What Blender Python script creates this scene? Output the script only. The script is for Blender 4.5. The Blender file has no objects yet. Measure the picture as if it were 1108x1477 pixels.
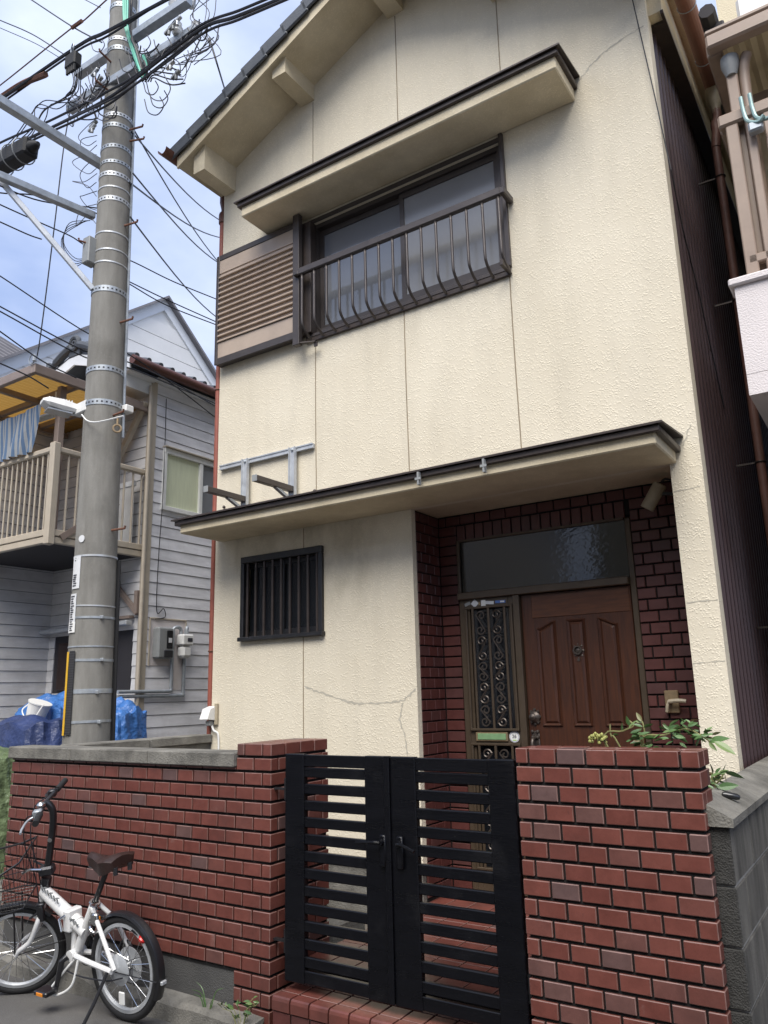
import bpy, bmesh, math, random
from mathutils import Vector, Matrix
random.seed(7)
R = math.radians
S = bpy.context.scene
COL = S.collection

# ------------------------------------------------------------------ camera
PITCH, ROLL, YAW, FPX = R(13.134), R(-1.478), R(33.215), 1115.0
CAM = Vector((0, 0, 1.55))
FW = Vector((-math.sin(YAW) * math.cos(PITCH), math.cos(YAW) * math.cos(PITCH), math.sin(PITCH)))
_rt = Vector((math.cos(YAW), math.sin(YAW), 0)); _up = _rt.cross(FW)
RT = _rt * math.cos(ROLL) + _up * math.sin(ROLL)
UP = -_rt * math.sin(ROLL) + _up * math.cos(ROLL)
cd = bpy.data.cameras.new('camera'); cam = bpy.data.objects.new('camera', cd); COL.objects.link(cam)
cd.sensor_fit = 'HORIZONTAL'; cd.sensor_width = 36; cd.lens = 36 * FPX / 1108
cd.clip_start = 0.05; cd.clip_end = 2000
M = Matrix((RT, UP, -FW)).transposed().to_4x4(); M.translation = CAM
cam.matrix_world = M
S.camera = cam

# ------------------------------------------------------------------ sky, sun, exposure
SUN_EL, SUN_AZ = R(54), R(160)          # azimuth clockwise from +Y: behind the camera, to the left
w = bpy.data.worlds.new('World'); S.world = w; w.use_nodes = True
nt = w.node_tree; N = nt.nodes; L = nt.links; N.clear()
out = N.new('ShaderNodeOutputWorld'); bg = N.new('ShaderNodeBackground')
sky = N.new('ShaderNodeTexSky'); sky.sky_type = 'NISHITA'; sky.sun_disc = False
sky.sun_elevation = SUN_EL; sky.sun_rotation = SUN_AZ; sky.air_density = 1.0; sky.dust_density = 2.0; sky.ozone_density = 1.0
tc = N.new('ShaderNodeTexCoord'); mp = N.new('ShaderNodeMapping'); mp.inputs['Scale'].default_value = (1.0, 1.0, 1.9)
mp.inputs['Location'].default_value = (0.35, 0.1, 0.2)
n1 = N.new('ShaderNodeTexNoise'); n1.inputs['Scale'].default_value = 2.6; n1.inputs['Detail'].default_value = 7; n1.inputs['Roughness'].default_value = 0.52
r1 = N.new('ShaderNodeValToRGB'); r1.color_ramp.elements[0].position = 0.36; r1.color_ramp.elements[1].position = 0.66
r1.color_ramp.elements[0].color = (0.72, 0.72, 0.72, 1); r1.color_ramp.elements[1].color = (0.97, 0.97, 0.97, 1)
n2 = N.new('ShaderNodeTexNoise'); n2.inputs['Scale'].default_value = 2.4; n2.inputs['Detail'].default_value = 6
r2 = N.new('ShaderNodeValToRGB'); r2.color_ramp.elements[0].position = 0.40; r2.color_ramp.elements[1].position = 0.66
r2.color_ramp.elements[0].color = (2.3, 2.95, 4.7, 1); r2.color_ramp.elements[1].color = (4.7, 5.2, 6.4, 1)
mx = N.new('ShaderNodeMix'); mx.data_type = 'RGBA'
L.new(tc.outputs['Generated'], mp.inputs['Vector']); L.new(mp.outputs['Vector'], n1.inputs['Vector']); L.new(mp.outputs['Vector'], n2.inputs['Vector'])
L.new(n1.outputs['Fac'], r1.inputs['Fac']); L.new(n2.outputs['Fac'], r2.inputs['Fac'])
L.new(r1.outputs['Color'], mx.inputs['Factor']); L.new(sky.outputs['Color'], mx.inputs['A']); L.new(r2.outputs['Color'], mx.inputs['B'])
L.new(mx.outputs['Result'], bg.inputs['Color']); bg.inputs['Strength'].default_value = 0.06
L.new(bg.outputs['Background'], out.inputs['Surface'])
sd = bpy.data.lights.new('sun', 'SUN'); sd.energy = 1.5; sd.angle = R(44); sd.color = (1.0, 0.955, 0.885)
so = bpy.data.objects.new('sun', sd); COL.objects.link(so); so.location = (-10, -10, 20)
_sv = Vector((math.sin(SUN_AZ) * math.cos(SUN_EL), math.cos(SUN_AZ) * math.cos(SUN_EL), math.sin(SUN_EL)))
so.rotation_euler = (-_sv).to_track_quat('-Z', 'Y').to_euler()
S.view_settings.view_transform = 'Standard'; S.view_settings.look = 'None'
S.view_settings.exposure = 1.82; S.view_settings.gamma = 1.0; S.view_settings.use_curve_mapping = False

# ------------------------------------------------------------------ photo pixel -> point on a plane
def ray(u, v): return RT * ((u - 554) / FPX) - UP * ((v - 738.5) / FPX) + FW
def PY(u, v, Y): d = ray(u, v); return CAM + d * (Y / d.y)
def PX(u, v, X): d = ray(u, v); return CAM + d * (X / d.x)
def PZ(u, v, Z): d = ray(u, v); return CAM + d * ((Z - CAM.z) / d.z)

# ------------------------------------------------------------------ materials
MATS = {}
def mat(name, col, rough=0.6, var=0.0, vscale=6.0, bump=0.0, bscale=80.0, metal=0.0, spec=0.5, col2=None, stretch=(1, 1, 1),
        rnd=None, coat=0.0, bdist=0.01, detail=4.0, alpha=1.0, trans=0.0):
    m = bpy.data.materials.new(name); m.use_nodes = True; MATS[name] = m
    t = m.node_tree; b = t.nodes['Principled BSDF']; n = t.nodes; l = t.links
    b.inputs['Roughness'].default_value = rough; b.inputs['Metallic'].default_value = metal
    b.inputs['Specular IOR Level'].default_value = spec; b.inputs['Coat Weight'].default_value = coat
    b.inputs['Base Color'].default_value = (*col, 1); b.inputs['Transmission Weight'].default_value = trans
    tcn = n.new('ShaderNodeTexCoord'); mpn = n.new('ShaderNodeMapping'); mpn.inputs['Scale'].default_value = stretch
    l.new(tcn.outputs['Object'], mpn.inputs['Vector'])
    src = None
    if rnd:
        oi = n.new('ShaderNodeObjectInfo'); cr = n.new('ShaderNodeValToRGB'); l.new(oi.outputs['Random'], cr.inputs['Fac'])
        el = cr.color_ramp.elements
        while len(el) < len(rnd): el.new(0.5)
        for e, (p, c) in zip(el, rnd): e.position = p; e.color = (*c, 1)
        src = cr.outputs['Color']
    if var or col2:
        nz = n.new('ShaderNodeTexNoise'); nz.inputs['Scale'].default_value = vscale; nz.inputs['Detail'].default_value = detail
        nz.inputs['Roughness'].default_value = 0.6
        l.new(mpn.outputs['Vector'], nz.inputs['Vector'])
        if rnd:   # decorrelate the pattern between pieces that share a mesh
            va = n.new('ShaderNodeVectorMath'); va.operation = 'ADD'; mu = n.new('ShaderNodeMath'); mu.operation = 'MULTIPLY'; mu.inputs[1].default_value = 37.0
            l.new(oi.outputs['Random'], mu.inputs[0]); l.new(mpn.outputs['Vector'], va.inputs[0]); l.new(mu.outputs[0], va.inputs[1]); l.new(va.outputs[0], nz.inputs['Vector'])
        mr = n.new('ShaderNodeMapRange'); mr.inputs['From Min'].default_value = 0.3; mr.inputs['From Max'].default_value = 0.7
        l.new(nz.outputs['Fac'], mr.inputs['Value'])
        mxx = n.new('ShaderNodeMix'); mxx.data_type = 'RGBA'; l.new(mr.outputs['Result'], mxx.inputs['Factor'])
        if col2:
            if src: l.new(src, mxx.inputs['A'])
            else: mxx.inputs['A'].default_value = (*col, 1)
            mxx.inputs['B'].default_value = (*col2, 1)
        else:
            if src:
                mxx.blend_type = 'MULTIPLY'; mxx.inputs['Factor'].default_value = 1.0
                l.new(src, mxx.inputs['A'])
                g = n.new('ShaderNodeMapRange'); g.inputs['From Min'].default_value = 0.3; g.inputs['From Max'].default_value = 0.7
                g.inputs['To Min'].default_value = 1 - var; g.inputs['To Max'].default_value = 1 + var
                l.new(nz.outputs['Fac'], g.inputs['Value'])
                for k in list(l):
                    if k.to_socket == mxx.inputs['Factor']: l.remove(k)
                l.new(g.outputs['Result'], mxx.inputs['B'])
            else:
                mxx.inputs['A'].default_value = (*[c * (1 - var) for c in col], 1); mxx.inputs['B'].default_value = (*[min(1, c * (1 + var)) for c in col], 1)
        src = mxx.outputs['Result']
        rr = n.new('ShaderNodeMapRange'); rr.inputs['To Min'].default_value = max(0.02, rough - 0.08); rr.inputs['To Max'].default_value = min(1, rough + 0.1)
        l.new(nz.outputs['Fac'], rr.inputs['Value']); l.new(rr.outputs['Result'], b.inputs['Roughness'])
    if src: l.new(src, b.inputs['Base Color'])
    if bump:
        nb = n.new('ShaderNodeTexNoise'); nb.inputs['Scale'].default_value = bscale; nb.inputs['Detail'].default_value = 3
        l.new(mpn.outputs['Vector'], nb.inputs['Vector'])
        bp = n.new('ShaderNodeBump'); bp.inputs['Strength'].default_value = bump; bp.inputs['Distance'].default_value = bdist
        l.new(nb.outputs['Fac'], bp.inputs['Height']); l.new(bp.outputs['Normal'], b.inputs['Normal'])
    return m

def stucco(name, c1, c2, relief=1.0):
    m = bpy.data.materials.new(name); m.use_nodes = True; MATS[name] = m
    t = m.node_tree; b = t.nodes['Principled BSDF']; n = t.nodes; l = t.links
    b.inputs['Roughness'].default_value = 0.85; b.inputs['Specular IOR Level'].default_value = 0.25
    tcn = n.new('ShaderNodeTexCoord')
    def noise(sc, det, stretch=(1, 1, 1), rough=0.55):
        mpn = n.new('ShaderNodeMapping'); mpn.inputs['Scale'].default_value = stretch; l.new(tcn.outputs['Object'], mpn.inputs['Vector'])
        z = n.new('ShaderNodeTexNoise'); z.inputs['Scale'].default_value = sc; z.inputs['Detail'].default_value = det; z.inputs['Roughness'].default_value = rough
        l.new(mpn.outputs['Vector'], z.inputs['Vector']); return z.outputs['Fac']
    def rng(s, a, bb, lo, hi):
        r = n.new('ShaderNodeMapRange'); r.inputs['From Min'].default_value = a; r.inputs['From Max'].default_value = bb
        r.inputs['To Min'].default_value = lo; r.inputs['To Max'].default_value = hi; l.new(s, r.inputs['Value']); return r.outputs['Result']
    big = noise(1.1 if relief == 1.0 else 3.0, 6); streak = noise(3.0, 5, (2.2, 2.2, 0.35)); fine = noise(220, 3)
    vo = n.new('ShaderNodeTexVoronoi'); vo.feature = 'F1'; vo.inputs['Scale'].default_value = 88
    wv = n.new('ShaderNodeTexNoise'); wv.inputs['Scale'].default_value = 40; wa = n.new('ShaderNodeVectorMath'); wa.operation = 'MULTIPLY_ADD'; wa.inputs[1].default_value = (0.014, 0.014, 0.014)
    l.new(tcn.outputs['Object'], wv.inputs['Vector']); l.new(wv.outputs['Color'], wa.inputs[0]); l.new(tcn.outputs['Object'], wa.inputs[2]); l.new(wa.outputs[0], vo.inputs['Vector'])
    dens_ = noise(34, 3, (1, 1, 1), 0.6)
    gm2 = n.new('ShaderNodeMath'); gm2.operation = 'MULTIPLY'; l.new(rng(vo.outputs['Distance'], 0.08, 0.6, 1, 0), gm2.inputs[0]); l.new(rng(dens_, 0.42, 0.58, 0.1, 1), gm2.inputs[1]); spray = gm2.outputs[0]
    mxa = n.new('ShaderNodeMix'); mxa.data_type = 'RGBA'; l.new(rng(big, 0.32, 0.7, 0, 1), mxa.inputs['Factor'])
    mxa.inputs['A'].default_value = (*c1, 1); mxa.inputs['B'].default_value = (*c2, 1)
    mxb = n.new('ShaderNodeMix'); mxb.data_type = 'RGBA'; mxb.blend_type = 'MULTIPLY'; mxb.inputs['Factor'].default_value = 1
    l.new(mxa.outputs['Result'], mxb.inputs['A'])
    ad = n.new('ShaderNodeMath'); ad.operation = 'MULTIPLY'; l.new(rng(streak, 0.45, 0.72, 1.0, 0.925), ad.inputs[0]); l.new(rng(spray, 0.0, 0.7, 0.94, 1.04), ad.inputs[1])
    l.new(ad.outputs[0], mxb.inputs['B']); last = mxb.outputs['Result']
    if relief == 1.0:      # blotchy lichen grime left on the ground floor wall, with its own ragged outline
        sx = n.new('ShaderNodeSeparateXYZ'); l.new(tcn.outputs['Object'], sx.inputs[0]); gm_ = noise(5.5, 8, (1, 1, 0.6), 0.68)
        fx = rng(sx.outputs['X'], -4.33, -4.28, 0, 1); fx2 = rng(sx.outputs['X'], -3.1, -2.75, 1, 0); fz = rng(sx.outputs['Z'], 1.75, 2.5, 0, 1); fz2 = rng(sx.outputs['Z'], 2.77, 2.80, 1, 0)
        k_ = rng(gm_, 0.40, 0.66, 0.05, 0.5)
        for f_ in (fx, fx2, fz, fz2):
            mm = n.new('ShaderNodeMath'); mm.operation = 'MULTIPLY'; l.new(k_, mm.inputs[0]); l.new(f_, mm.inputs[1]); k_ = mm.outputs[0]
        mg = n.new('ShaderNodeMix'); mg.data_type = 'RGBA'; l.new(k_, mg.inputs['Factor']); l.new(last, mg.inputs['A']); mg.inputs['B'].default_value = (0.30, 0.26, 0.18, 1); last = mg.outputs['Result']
    l.new(last, b.inputs['Base Color'])
    h = n.new('ShaderNodeMath'); h.operation = 'MULTIPLY_ADD'; l.new(fine, h.inputs[0]); h.inputs[1].default_value = 0.25; l.new(rng(spray, 0.0, 0.9, 0, 1), h.inputs[2])
    bp = n.new('ShaderNodeBump'); bp.inputs['Strength'].default_value = 0.42 * relief; bp.inputs['Distance'].default_value = 0.006
    l.new(h.outputs[0], bp.inputs['Height']); l.new(bp.outputs['Normal'], b.inputs['Normal'])
    return m

TILE_RND = [(0.0, (0.145, 0.046, 0.035)), (0.35, (0.125, 0.038, 0.029)), (0.7, (0.152, 0.049, 0.037)), (0.88, (0.125, 0.047, 0.038)), (0.95, (0.115, 0.062, 0.055)), (1.0, (0.108, 0.066, 0.063))]
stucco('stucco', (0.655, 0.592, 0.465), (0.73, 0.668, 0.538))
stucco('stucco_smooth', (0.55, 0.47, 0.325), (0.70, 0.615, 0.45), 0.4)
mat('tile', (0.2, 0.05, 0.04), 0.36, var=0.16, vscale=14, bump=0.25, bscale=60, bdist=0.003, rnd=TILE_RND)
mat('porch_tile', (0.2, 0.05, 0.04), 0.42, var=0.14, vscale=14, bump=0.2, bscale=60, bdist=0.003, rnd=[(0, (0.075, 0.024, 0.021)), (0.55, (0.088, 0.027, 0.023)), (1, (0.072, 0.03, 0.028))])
mat('tile_edge', (0.2, 0.1, 0.08), 0.45, var=0.3, vscale=25, rnd=[(0, (0.155, 0.075, 0.06)), (1, (0.20, 0.12, 0.105))])
mat('joint', (0.006, 0.0055, 0.0055), 0.9, var=0.3, vscale=20, bump=0.4, bscale=150)
mat('concrete', (0.22, 0.21, 0.185), 0.9, var=0.0, col2=(0.085, 0.081, 0.072), vscale=7, bump=0.6, bscale=120, detail=8)
mat('concrete_dark', (0.055, 0.055, 0.055), 0.9, col2=(0.09, 0.088, 0.084), vscale=5, bump=0.5, bscale=140, detail=8)
mat('mortar', (0.30, 0.29, 0.27), 0.95, var=0.2, vscale=20)
mat('block_end', (0.06, 0.058, 0.054), 0.95, col2=(0.025, 0.025, 0.023), vscale=9, bump=1.0, bscale=180, detail=9)
mat('block', (0.20, 0.197, 0.185), 0.95, col2=(0.05, 0.048, 0.044), vscale=4.5, bump=0.9, bscale=160, stretch=(2.2, 2.2, 0.6), detail=9, rnd=[(0, (0.155, 0.148, 0.134)), (1, (0.21, 0.20, 0.18))])
mat('brown_alu', (0.075, 0.064, 0.06), 0.38, var=0.1, vscale=10, metal=0.35, spec=0.5)
mat('brown_dark', (0.05, 0.038, 0.033), 0.42, var=0.2, vscale=12, metal=0.2)
mat('louvre', (0.42, 0.335, 0.265), 0.45, var=0.1, vscale=5, metal=0.1)
mat('black_paint', (0.003, 0.0032, 0.0048), 0.28, var=0.25, vscale=9, bump=0.35, bscale=55, stretch=(0.35, 1, 2.5), bdist=0.003, spec=0.28)
mat('black_bar', (0.014, 0.014, 0.016), 0.4, var=0.3, vscale=20)
mat('black_rubber', (0.012, 0.012, 0.013), 0.7, bump=0.3, bscale=200)
mat('black_cable', (0.012, 0.012, 0.016), 0.55)
mat('grey_cable', (0.10, 0.10, 0.12), 0.6)
mat('rust', (0.15, 0.065, 0.04), 0.75, var=0.4, vscale=25, bump=0.3, bscale=120)
mat('galv', (0.36, 0.39, 0.42), 0.45, var=0.2, vscale=14, metal=0.45)
mat('galv_light', (0.5, 0.52, 0.54), 0.4, var=0.12, vscale=14, metal=0.4)
mat('pole_concrete', (0.245, 0.238, 0.218), 0.9, col2=(0.17, 0.164, 0.148), vscale=5, bump=0.35, bscale=120, stretch=(3, 3, 0.5), detail=8)
mat('green_cable', (0.07, 0.42, 0.30), 0.5)
mat('white_plastic', (0.72, 0.72, 0.70), 0.45, var=0.06, vscale=10)
mat('grey_plastic', (0.25, 0.26, 0.26), 0.5, var=0.1, vscale=10)
mat('lens', (0.28, 0.30, 0.33), 0.15)
mat('glass_upper', (0.17, 0.18, 0.20), 0.06, spec=0.9, bump=0.08, bscale=2.5, bdist=0.02)
mat('glass_frosted', (0.23, 0.232, 0.238), 0.14, var=0.08, vscale=2, spec=0.6, bump=0.05, bscale=3, bdist=0.02)
mat('glass_dark', (0.003, 0.0035, 0.005), 0.07, spec=0.6, bump=0.10, bscale=26, bdist=0.006, stretch=(1, 1, 1.6))
mat('glass_black', (0.012, 0.014, 0.018), 0.12, spec=0.5)
mat('curtain_green', (0.62, 0.66, 0.47), 0.5, var=0.08, vscale=30, stretch=(1, 3, 0.15), spec=0.5)
mat('wood', (0.075, 0.026, 0.012), 0.4, col2=(0.034, 0.013, 0.008), spec=0.4, vscale=16, stretch=(5, 5, 0.35), bump=0.15, bscale=60, bdist=0.002, detail=7)
mat('wood_orange', (0.11, 0.04, 0.016), 0.4, col2=(0.055, 0.020, 0.010), spec=0.4, vscale=14, stretch=(0.5, 3, 5), bump=0.12, bscale=60, bdist=0.002, detail=7)
mat('bronze', (0.085, 0.07, 0.06), 0.4, metal=0.6, var=0.3, vscale=60)
mat('bronze_alu', (0.072, 0.052, 0.034), 0.42, var=0.12, vscale=9, metal=0.25)
mat('brass', (0.30, 0.22, 0.13), 0.4, metal=0.5, var=0.15, vscale=40)
mat('chrome', (0.62, 0.62, 0.62), 0.16, metal=1.0)
mat('green_slot', (0.17, 0.30, 0.15), 0.5, var=0.1, vscale=30)
mat('sticker_white', (0.72, 0.72, 0.70), 0.5)
mat('sticker_blue', (0.08, 0.16, 0.42), 0.5)
mat('sticker_green', (0.35, 0.55, 0.12), 0.5)
mat('ink', (0.03, 0.03, 0.04), 0.6)
mat('ink_blue', (0.05, 0.09, 0.25), 0.6)
mat('roof_tile', (0.075, 0.082, 0.092), 0.5, rnd=[(0, (0.065, 0.072, 0.082)), (1, (0.10, 0.107, 0.117))], var=0.15, vscale=9, bump=0.2, bscale=90)
mat('gutter_brown', (0.12, 0.045, 0.03), 0.45, var=0.2, vscale=8)
mat('gutter_pink', (0.25, 0.115, 0.082), 0.5, var=0.15, vscale=6)
mat('pipe_brown', (0.15, 0.072, 0.055), 0.55, var=0.2, vscale=8)
mat('tan_frame', (0.29, 0.215, 0.165), 0.45, var=0.1, vscale=7)
mat('pipe_red', (0.26, 0.075, 0.05), 0.55, var=0.15, vscale=8)
mat('pipe_beige', (0.36, 0.31, 0.22), 0.5, var=0.15, vscale=14)
mat('corrugated', (0.055, 0.033, 0.034), 0.42, var=0.15, vscale=3, metal=0.15, stretch=(1, 1, 0.4))
mat('siding', (0.33, 0.34, 0.40), 0.6, rnd=[(0, (0.66, 0.66, 0.69)), (1, (0.73, 0.73, 0.76))], var=0.16, vscale=4, stretch=(0.6, 0.6, 3), bump=0.1, bscale=50)
mat('siding_grey', (0.36, 0.35, 0.335), 0.65, rnd=[(0, (0.60, 0.59, 0.585)), (1, (0.66, 0.65, 0.645))], var=0.12, vscale=4, stretch=(0.6, 0.6, 3), bump=0.1, bscale=50)
mat('siding_back', (0.05, 0.05, 0.06), 0.9)
mat('white_wall', (0.66, 0.655, 0.62), 0.75, rnd=[(0, (0.78, 0.77, 0.74)), (1, (0.82, 0.81, 0.78))], var=0.06, vscale=2, bump=0.15, bscale=40)
mat('white_trim', (0.76, 0.78, 0.80), 0.55, var=0.06, vscale=3)
mat('grey_roof', (0.20, 0.19, 0.195), 0.55, var=0.15, vscale=4)
mat('balcony_alu', (0.48, 0.42, 0.335), 0.42, var=0.08, vscale=7, metal=0.1)
mat('brown_frame', (0.25, 0.195, 0.165), 0.45, var=0.12, vscale=7, metal=0.1)
mat('amber', (0.30, 0.17, 0.05), 0.5, var=0.2, vscale=5, spec=0.4)
mat('tarp_blue', (0.05, 0.16, 0.44), 0.38, var=0.3, vscale=6, bump=0.9, bscale=16, bdist=0.03)
mat('tarp_navy', (0.025, 0.042, 0.125), 0.45, var=0.3, vscale=5, bump=0.8, bscale=12, bdist=0.03)
mat('tarp_green', (0.13, 0.175, 0.09), 0.35, var=0.25, vscale=4, bump=0.9, bscale=14, bdist=0.04)
mat('bike_white', (0.74, 0.74, 0.73), 0.28, coat=0.4, var=0.04, vscale=20)
mat('bike_black', (0.012, 0.012, 0.014), 0.3, coat=0.3)
mat('bike_grey', (0.05, 0.05, 0.055), 0.35, metal=0.6)
mat('saddle', (0.03, 0.015, 0.012), 0.42, var=0.2, vscale=20, bump=0.15, bscale=150)
mat('red_reflector', (0.55, 0.015, 0.012), 0.2)
mat('amber_reflector', (0.75, 0.25, 0.02), 0.2)
mat('leaf', (0.09, 0.17, 0.05), 0.42, rnd=[(0, (0.05, 0.105, 0.032)), (0.6, (0.085, 0.165, 0.05)), (0.9, (0.14, 0.20, 0.07)), (1, (0.20, 0.12, 0.07))], var=0.2, vscale=30)
mat('leaf_yellow', (0.30, 0.30, 0.09), 0.5, var=0.2, vscale=30)
mat('stem', (0.20, 0.20, 0.08), 0.6, var=0.3, vscale=20)
mat('asphalt', (0.085, 0.082, 0.078), 0.9, col2=(0.13, 0.125, 0.118), vscale=2.2, bump=0.8, bscale=220, bdist=0.006, detail=10)
mat('soil', (0.12, 0.105, 0.085), 0.95, var=0.3, vscale=10, bump=0.8, bscale=60)
mat('yellow_strip', (0.72, 0.42, 0.02), 0.45, var=0.1, vscale=20)
mat('paper', (0.62, 0.63, 0.64), 0.6, var=0.06, vscale=40)
mat('pink_white', (0.66, 0.61, 0.60), 0.8, var=0.05, vscale=4, bump=0.4, bscale=110)
mat('cream_wall', (0.60, 0.53, 0.38), 0.85, var=0.08, vscale=3, bump=0.4, bscale=90)
mat('poly_beige', (0.58, 0.50, 0.33), 0.5, var=0.08, vscale=3)
mat('dark_and_shade', (0.03, 0.028, 0.032), 0.85, var=0.2, vscale=3)  # dark parts, and the alley shade painted on ground_wall
mat('teal_metal', (0.30, 0.42, 0.40), 0.4, var=0.15, vscale=20, metal=0.3)
mat('repair', (0.43, 0.40, 0.33), 0.9, var=0.12, vscale=20)
mat('groove', (0.26, 0.21, 0.145), 0.9, var=0.2, vscale=10)
mat('curtain_grey', (0.45, 0.44, 0.41), 0.8)

def overlay(name, specs):
    # extra world-space blotches on an existing material: (scale, lo, hi, colour, amount, detail)
    t = MATS[name].node_tree; n = t.nodes; l = t.links; b = n['Principled BSDF']; ge = n.new('ShaderNodeNewGeometry')
    for sc, lo, hi, c, amt, det in specs:
        z = n.new('ShaderNodeTexNoise'); z.inputs['Scale'].default_value = sc; z.inputs['Detail'].default_value = det; z.inputs['Roughness'].default_value = 0.65; l.new(ge.outputs['Position'], z.inputs['Vector'])
        r = n.new('ShaderNodeMapRange'); r.inputs['From Min'].default_value = lo; r.inputs['From Max'].default_value = hi; r.inputs['To Max'].default_value = amt; l.new(z.outputs['Fac'], r.inputs['Value'])
        m = n.new('ShaderNodeMix'); m.data_type = 'RGBA'; l.new(r.outputs['Result'], m.inputs['Factor']); m.inputs['B'].default_value = (*c, 1)
        src = b.inputs['Base Color'].links[0].from_socket if b.inputs['Base Color'].links else None
        if src: l.new(src, m.inputs['A'])
        else: m.inputs['A'].default_value = b.inputs['Base Color'].default_value
        l.new(m.outputs['Result'], b.inputs['Base Color'])
overlay('tile', [(2.2, .5, .75, (.05, .028, .026), .55, 6), (7.0, .64, .74, (.30, .22, .20), .30, 9), (40, .66, .78, (.03, .02, .02), .4, 3)])
overlay('asphalt', [(260, .58, .68, (.26, .25, .24), .6, 2), (190, .60, .70, (.02, .02, .02), .6, 2), (0.9, .5, .7, (.055, .053, .05), .6, 6), (14, .62, .7, (.17, .165, .155), .4, 5)])
overlay('siding', [(3.0, .5, .72, (.30, .29, .29), .25, 7)]); overlay('siding_grey', [(3.0, .5, .72, (.26, .25, .24), .25, 7)])
overlay('concrete', [(60, .55, .7, (.05, .05, .045), .5, 4), (2.5, .5, .7, (.30, .29, .26), .4, 7)])
overlay('black_paint', [(5.0, .55, .8, (.02, .02, .022), .5, 8), (90, .66, .76, (.06, .06, .06), .35, 3)])
overlay('pole_concrete', [(2.0, .5, .7, (.10, .095, .085), .5, 8), (70, .6, .72, (.30, .29, .27), .35, 3)])
def stripe_mat(name, axis, pitch, ca, cb, rough=0.8):
    m = bpy.data.materials.new(name); m.use_nodes = True; MATS[name] = m
    t = m.node_tree; b = t.nodes['Principled BSDF']; n = t.nodes; l = t.links; b.inputs['Roughness'].default_value = rough
    tcn = n.new('ShaderNodeTexCoord'); sp = n.new('ShaderNodeSeparateXYZ'); l.new(tcn.outputs['Object'], sp.inputs[0])
    a = n.new('ShaderNodeMath'); a.operation = 'DIVIDE'; l.new(sp.outputs[axis], a.inputs[0]); a.inputs[1].default_value = pitch
    fr = n.new('ShaderNodeMath'); fr.operation = 'FRACT'; l.new(a.outputs[0], fr.inputs[0])
    gt = n.new('ShaderNodeMath'); gt.operation = 'GREATER_THAN'; l.new(fr.outputs[0], gt.inputs[0]); gt.inputs[1].default_value = 0.5
    mxx = n.new('ShaderNodeMix'); mxx.data_type = 'RGBA'; l.new(gt.outputs[0], mxx.inputs['Factor']); mxx.inputs['A'].default_value = (*ca, 1); mxx.inputs['B'].default_value = (*cb, 1)
    l.new(mxx.outputs['Result'], b.inputs['Base Color']); return m
stripe_mat('stripe_cloth', 0, 0.052, (0.27, 0.285, 0.30), (0.085, 0.145, 0.245))
stripe_mat('hazard', 2, 0.018, (0.014, 0.014, 0.016), (0.035, 0.035, 0.038))

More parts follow.
